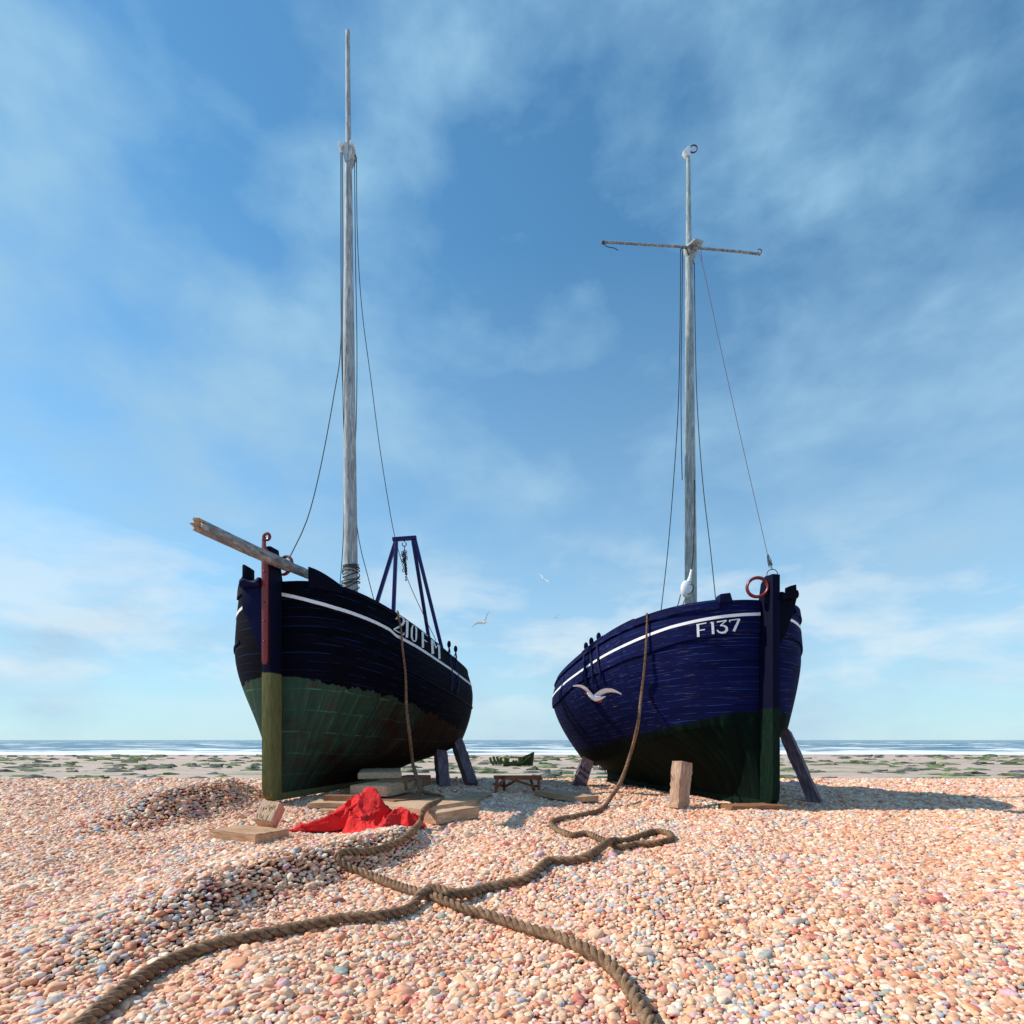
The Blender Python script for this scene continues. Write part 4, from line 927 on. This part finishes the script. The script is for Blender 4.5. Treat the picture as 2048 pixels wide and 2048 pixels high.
# ================================================================== ROPES
def rope(path, R, label, mat, thin=8, turns=5.0):
    P = smooth_path(path, .022); mb = MB(); m = len(P); acc = 0; le = sum((b-a).length for a, b in zip(path[:thin], path[1:thin+1])); s_ = 0; rad = []
    for i in range(m):
        if i: s_ += (P[i]-P[i-1]).length
        rad.append(R*min(1.08, .44+.64*s_/le)*(1+.05*math.sin(s_*3.1)+.03*math.sin(s_*7.7)))
    T = [(P[min(i+1, m-1)]-P[max(i-1, 0)]).normalized() for i in range(m)]; ref = Vector((0, 0, 1)) if abs(T[0].z) < .9 else Vector((0, 1, 0)); N = (ref-T[0]*ref.dot(T[0])).normalized(); fr = []
    for i in range(m):
        N = (N-T[i]*N.dot(T[i])).normalized()
        if i: acc += (P[i]-P[i-1]).length
        fr.append((N.copy(), T[i].cross(N), acc*2*math.pi*turns))
    for k in range(3):
        pts = [P[i]+(fr[i][0]*math.cos(fr[i][2]+k*2.0944)+fr[i][1]*math.sin(fr[i][2]+k*2.0944))*rad[i]*.58 for i in range(m)]; mb.tube(pts, [q*.50 for q in rad], 7)
    return tag(mb.build('mooring_rope', mat, None, True, autosm=60), label, 'rope', 'mooring ropes lying on the shingle')
RR = .036
def lying(pix, lift=None):
    out = []
    for i, q in enumerate(pix):
        p = on_ground(q[0], q[1], RR*1.6); p.z = gz(p.x, p.y)+RR*1.55+(q[2] if len(q) > 2 else 0); out.append(p)
    return out
z5 = lambda l: [(390+x*.26397, 1560+y*.26397)+tuple(r) for x, y, *r in l]
z8 = lambda l: [(840+x*.28986, 1560+y*.28986)+tuple(r) for x, y, *r in l]
h1 = [HL.hit(x, y, .04)[0] for x, y in ((793, 1228), (795, 1236))]
hang = [h1[0]+Vector((.0, .12, .03)), h1[0]+Vector((0, -.0, .035)), HL.hit(798, 1262, .05)[0], HL.hit(801, 1300, .05)[0], HL.hit(807, 1350, .05)[0]]
hang += [at(813, 1410, hang[-1].y-.03), at(819, 1470, hang[-1].y-.1), at(825, 1522, 11.6), at(829, 1540, 11.2), at(837, 1565, 10.6), at(846, 1583, 10.1), at(858, 1598, 9.5)]
onblk = [on_plane(885, 1598, .20), on_plane(868, 1606, .23), on_plane(855, 1613, .27), on_plane(845, 1626, .27), at(841, 1643, 7.45)]
hang[-1] = on_plane(880, 1592.5, .14)
g = lying(z5([(1650, 390), (1570, 460), (1450, 510), (1300, 540), (1130, 550), (1078, 585), (1110, 632), (1200, 680), (1350, 735), (1500, 795), (1640, 835)])+z8([(60, 790), (150, 828), (250, 872), (350, 900), (450, 925), (600, 975), (750, 1025), (880, 1062), (1010, 1110), (1180, 1190), (1300, 1270), (1440, 1430), (1700, 1900)]))
rope(hang+onblk+g, RR, 'heavy brown rope hung from the black boat, trailing off at lower right', M['strand'])
h2 = [HR.hit(x, y, WOFF+.06)[0] for x, y in ((1300.5, 1240), (1298, 1290), (1294, 1340), (1289, 1385))]
hang = [h2[0]+Vector((.03, .25, .02)), h2[0]+Vector((0, .03, .08))]+h2+[at(1276, 1447, h2[-1].y-.25), at(1262, 1505, 11.2), at(1243, 1560, 10.7), at(1222, 1595, 10.2)]
g = lying(z8([(1270, 185), (1225, 215), (1100, 245), (1000, 262), (925, 282), (905, 305), (960, 350), (1050, 380), (1150, 370), (1230, 400), (1320, 445), (1400, 462), (1500, 440), (1640, 437), (1735, 405), (1720, 370), (1660, 355), (1600, 360), (1500, 392), (1400, 422), (1320, 445, .045), (1200, 502), (1080, 550), (980, 555), (890, 560), (820, 620), (720, 690), (600, 715), (460, 740), (330, 792, .01), (200, 812, .035), (100, 790, .05), (0, 820, .03)])+z5([(1650, 962), (1500, 1012), (1350, 1032), (1150, 1045), (950, 1082), (750, 1125), (550, 1160), (350, 1200), (100, 1260), (-250, 1400), (-700, 1720), (-1100, 2120)]))
rope(hang+g, RR, 'heavy tan rope hung from the navy boat, looping then trailing off at lower left', M['strand'])

# ================================================================== GULLS
def gull(label, body, wings, Y, sc, beak=None, legs=None, depth=0):
    """body: (px,py,dy,radius) spine from tail to head; wings: lists of (px,py,dy,chord)"""
    mb = MB(); px2m = Y/F
    mb.tube(smooth_path([at(x, y, Y+d) for x, y, d, r in body], .02 if sc > .5 else .08), 1, 12)
    n = len(mb.v)//12; rs = np.interp(np.linspace(0, 1, n), np.linspace(0, 1, len(body)), [r for *_, r in body]); sp = smooth_path([at(x, y, Y+d) for x, y, d, r in body], .02 if sc > .5 else .08)
    for i in range(n):
        for j in range(12): mb.v[i*12+j] = tuple(sp[i]+(Vector(mb.v[i*12+j])-sp[i])*rs[i]*px2m)
    for w in wings:
        pts = [at(x, y, Y+d) for x, y, d, c in w]; P = smooth_path(pts, .02 if sc > .5 else .06); m = len(P); ch = np.interp(np.linspace(0, 1, m), np.linspace(0, 1, len(w)), [c for *_, c in w])*px2m
        k = len(mb.v)
        for i in range(m):
            back = Vector((.15, .75, -.55)).normalized() if sc > 0 else Vector((0, 1, 0)); th = .010*sc+.03*ch[i]
            for a, b in ((0, -th), (.35, -th*1.2), (1, 0), (.35, th*1.2), (0, th)): mb.v.append(tuple(P[i]+back*ch[i]*a+Vector((0, 0, b))))
        for i in range(m-1):
            for j in range(5): mb.f.append((k+i*5+j, k+(i+1)*5+j, k+(i+1)*5+(j+1) % 5, k+i*5+(j+1) % 5))
        mb.f += [tuple(k+j for j in range(5)), tuple(k+(m-1)*5+j for j in range(5))]
    o = mb.build('seagull', M['feather'], None, True, autosm=60); tag(o, label, 'gull', 'gulls flying round the boats')
    def child(mbx, nm):
        c = mbx.build(nm, M['beak'], None); c.parent = o; bpy.context.view_layer.update(); c.matrix_parent_inverse = o.matrix_world.inverted()
    if beak: child(MB().tube([at(*beak[0], Y), at(*beak[1], Y)], [.012, .003], 8), 'beak')
    if legs:
        for l in legs: child(MB().tube([at(x, y, Y) for x, y in l], [.007, .006, .010], 6), 'leg')
zg = lambda l: [(1100+x*.09317, 1330+y*.09317, *r) for x, y, *r in l]
gull('largest gull with red beak and feet, gliding before the navy hull', zg([(1200, 672, .1, .3), (1110, 705, .06, 2.2), (1000, 725, .02, 4.2), (920, 700, 0, 5.6), (860, 655, 0, 4.6), (830, 622, 0, 3.6), (800, 612, 0, 2.4), (790, 612, 0, .8)]),
     [zg([(930, 660, 0, 12), (850, 570, -.05, 13), (760, 480, -.12, 11), (660, 440, -.2, 8), (580, 435, -.26, 5), (495, 448, -.3, 1)]), zg([(930, 670, 0, 13), (1040, 580, .05, 15), (1150, 528, .1, 13), (1260, 515, .15, 10), (1380, 540, .2, 6.5), (1535, 622, .26, 1)])], 10.2, 1.0,
     [zg([(800, 612)])[0], zg([(745, 605)])[0]], [zg([(1000, 775), (1030, 790), (1060, 810)]), zg([(1020, 760), (1060, 785), (1105, 790)])])
zh = lambda l: [(920+x*.11387, 1120+y*.11387, *r) for x, y, *r in l]
gull('white gull with wings raised, gliding just right of the black boat', zh([(380, 1105, 0, .4), (400, 1108, 0, 1.6), (430, 1105, 0, 2.3), (455, 1092, 0, 1.7), (478, 1100, 0, .4)]), [zh([(420, 1095, 0, 6), (455, 1000, .2, 5.5), (490, 930, .4, 3), (522, 898, .6, .6)]), zh([(410, 1098, 0, 5), (340, 1092, -.2, 5), (270, 1115, -.4, 3), (205, 1190, -.6, .6)])], 24, .6)
gull('small white gull highest in the sky between the masts', zh([(1440, 325, 0, .3), (1458, 335, 0, 1.3), (1480, 345, 0, .4)]), [zh([(1462, 328, 0, 3), (1435, 280, .2, 3), (1400, 255, .4, 2), (1365, 245, .5, .5)]), zh([(1468, 338, 0, 3), (1510, 345, -.2, 3), (1540, 365, -.4, 2), (1565, 402, -.5, .5)])], 38, .6)
gull('tiniest pale gull low in the sky beside the navy boat', zh([(1690, 1005, 0, .3), (1700, 1005, 0, .9), (1712, 1000, 0, .3)]), [zh([(1700, 1000, 0, 2.4), (1720, 965, .3, 2), (1750, 944, .6, .4)]), zh([(1698, 1002, 0, 2.4), (1670, 1008, -.3, 2), (1636, 1026, -.6, .4)])], 70, .6)

# ================================================================== WRECK AND ROCKS
WY = 50.; wz = lambda x, y, d=0: at(960+x*160/1932, 1480+y*160/1932, WY+d)
WR = tag(empty('shipwreck', wz(750, 590)), 'weed covered ribs of a wrecked boat lying out on the sand', 'wreck')
for pl in ([(340, 600), (270, 520), (240, 420)], [(420, 590), (355, 500), (318, 395)], [(500, 580), (440, 490), (405, 405)], [(548, 575), (510, 490), (495, 425)], [(615, 560), (612, 480), (612, 420)], [(672, 545), (675, 490), (680, 452)], [(770, 590), (795, 530), (825, 490)], [(830, 590), (865, 530), (890, 490)], [(950, 570), (945, 480), (940, 405)], [(1000, 560), (1000, 470), (1000, 400)]):
    MB().tube(smooth_path([wz(*p) for p in pl], .1), .115, 8).build('rib', M['weedwood'], WR)
MB().prism([wz(*p) for p in ((960, 625), (1030, 400), (1150, 350), (1280, 290), (1292, 295), (1255, 625))], (.1, .35, 0)).build('side_planking', M['wreck_dark'], WR, True, .03)
MB().prism([wz(*p) for p in ((985, 580), (1080, 470), (1185, 380), (1240, 325), (1230, 400), (1190, 430), (1100, 500), (1010, 585))], (-.02, -.12, 0)).build('weed_covering', M['weedwood'], WR, True, .02)
MB().tube([wz(560, 600), wz(760, 575), wz(1000, 590)], .18, 8).build('keelson', M['wreck_dark'], WR)
t = NT('weedy_rock'); n = t.noise(t.coord('Object', (1, 1, 2)), 1.6, 7, .7); n2 = t.noise(t.coord('Object', (.5, .5, .5)), .5, 4)
rk = t.out(t.mix(t.ramp(n2, [(.40, 0), (.6, 1)]), t.ramp(n, [(.35, (.035, .04, .045)), (.6, (.16, .16, .16))]), t.ramp(n, [(.3, (.03, .05, .02)), (.52, (.14, .20, .06)), (.72, (.42, .48, .24))])), .8, n, .8, .1, .25)
mb = MB(); rr = random.Random(3)
for i in range(1500):
    y = 27+68*rr.random()**1.2; x = rr.uniform(-1, 1)*(.95*y+4)
    cl = math.sin(x*.21+1.0)+math.sin(y*.33+x*.05)+.6*math.sin(x*.5-y*.2)
    if cl < .1 and rr.random() < .75: continue
    s = rr.uniform(.08, .34)*(1+y/80); zz = gz(x, y); n_, m_ = 9, 5; k = len(mb.v); ph = rr.random()*6
    c = Vector((x, y, zz-.03)); start = len(mb.v); mb.ball(c, (s*rr.uniform(1, 2.2), s*rr.uniform(.6, 1.2), s*rr.uniform(.22, .5)), n_, m_)
    for q in range(start, len(mb.v)):
        v = Vector(mb.v[q]); d = v-c; f = 1+.28*math.sin(d.x*5/s+ph)+.22*math.sin(d.y*6/s+ph*2)+rr.uniform(-.14, .14); mb.v[q] = tuple(c+Vector((d.x*f, d.y*f, d.z*(f+rr.uniform(-.2, .3)))))
tag(mb.build('weedy_rocks', rk, None, True, autosm=50), 'low dark rocks with green weed strewn over the sand behind the boats', 'rocks', kind='stuff')

# ================================================================== LIGHT, SKY, CAMERA
EL, AZ = math.radians(44), math.radians(-4)
to_sun = Vector((-math.cos(EL)*math.cos(AZ), -math.cos(EL)*math.sin(AZ), math.sin(EL)))
sl = bpy.data.lights.new('sun', 'SUN'); so = bpy.data.objects.new('sun', sl); COL.objects.link(so); sl.energy = 5.0; sl.angle = math.radians(.5); sl.color = (1, .91, .78)
so.rotation_euler = to_sun.to_track_quat('Z', 'Y').to_euler(); so.location = to_sun*60
w = NT('World', True); scene.world = w.m
sky = w.n('ShaderNodeTexSky', sky_type='NISHITA', sun_disc=False, sun_elevation=EL, sun_rotation=math.atan2(to_sun.x, to_sun.y), altitude=0, air_density=1.0, dust_density=0.0, ozone_density=2.0)
tcw = w.n('ShaderNodeTexCoord').outputs['Generated']; sp = w.n('ShaderNodeSeparateXYZ', {0: tcw})
el = sp.outputs[2]
skc = w.mix(1.0, sky.outputs[0], (.88, 1.50, 1.58), 'MULTIPLY')
vec = w.n('ShaderNodeMapping', {'Vector': tcw, 'Scale': (1.0, 1.0, 1.7), 'Rotation': (0, .12, .2), 'Location': (.3, .1, .65)}).outputs[0]
c1 = w.noise(vec, 3.9, 7, .50, .15); c2 = w.noise(vec, 11.0, 6, .6, .2)
cm = w.math('ADD', w.math('MULTIPLY', c1, .80), w.math('MULTIPLY', c2, .20))
cov = w.ramp(cm, [(.44, 0), (.54, .40), (.66, 1)])
low = w.ramp(el, [(.0, 1.0), (.10, .85), (.3, .40), (.65, .0)])
clouds = w.mix(w.math('MULTIPLY', cov, .85), skc, (2.9, 5.2, 7.2))
lowc = w.math('MULTIPLY', w.ramp(w.noise(w.n('ShaderNodeMapping', {'Vector': tcw, 'Scale': (1, 1, 2.6), 'Location': (.9, .2, .0)}).outputs[0], 4.6, 7, .55, .2), [(.47, 0), (.62, 1)]), w.ramp(el, [(.03, .2), (.10, 1), (.24, .7), (.36, 0)]))
haze0 = w.mix(w.math('MULTIPLY', low, .8), clouds, (4.5, 6.0, 7.4))
haze = w.mix(w.math('MULTIPLY', lowc, .75), haze0, (6.6, 7.7, 8.4))
bg = w.n('ShaderNodeBackground', {'Color': haze, 'Strength': .112}); ow = w.n('ShaderNodeOutputWorld', {'Surface': bg})
cd = bpy.data.cameras.new('camera'); cam = bpy.data.objects.new('camera', cd); COL.objects.link(cam); cam.location = EYE; cam.rotation_euler = (math.pi/2, 0, 0)
cd.sensor_width = 36; cd.lens = 36*F/2048; cd.shift_y = (H0-1024)/2048; cd.clip_start = .05; cd.clip_end = 30000
scene.camera = cam
scene.render.resolution_x = scene.render.resolution_y = 1024
vs_ = scene.view_settings; vs_.view_transform = 'Standard'; vs_.look = 'None'; vs_.gamma = 1; vs_.exposure = 0; vs_.use_curve_mapping = False
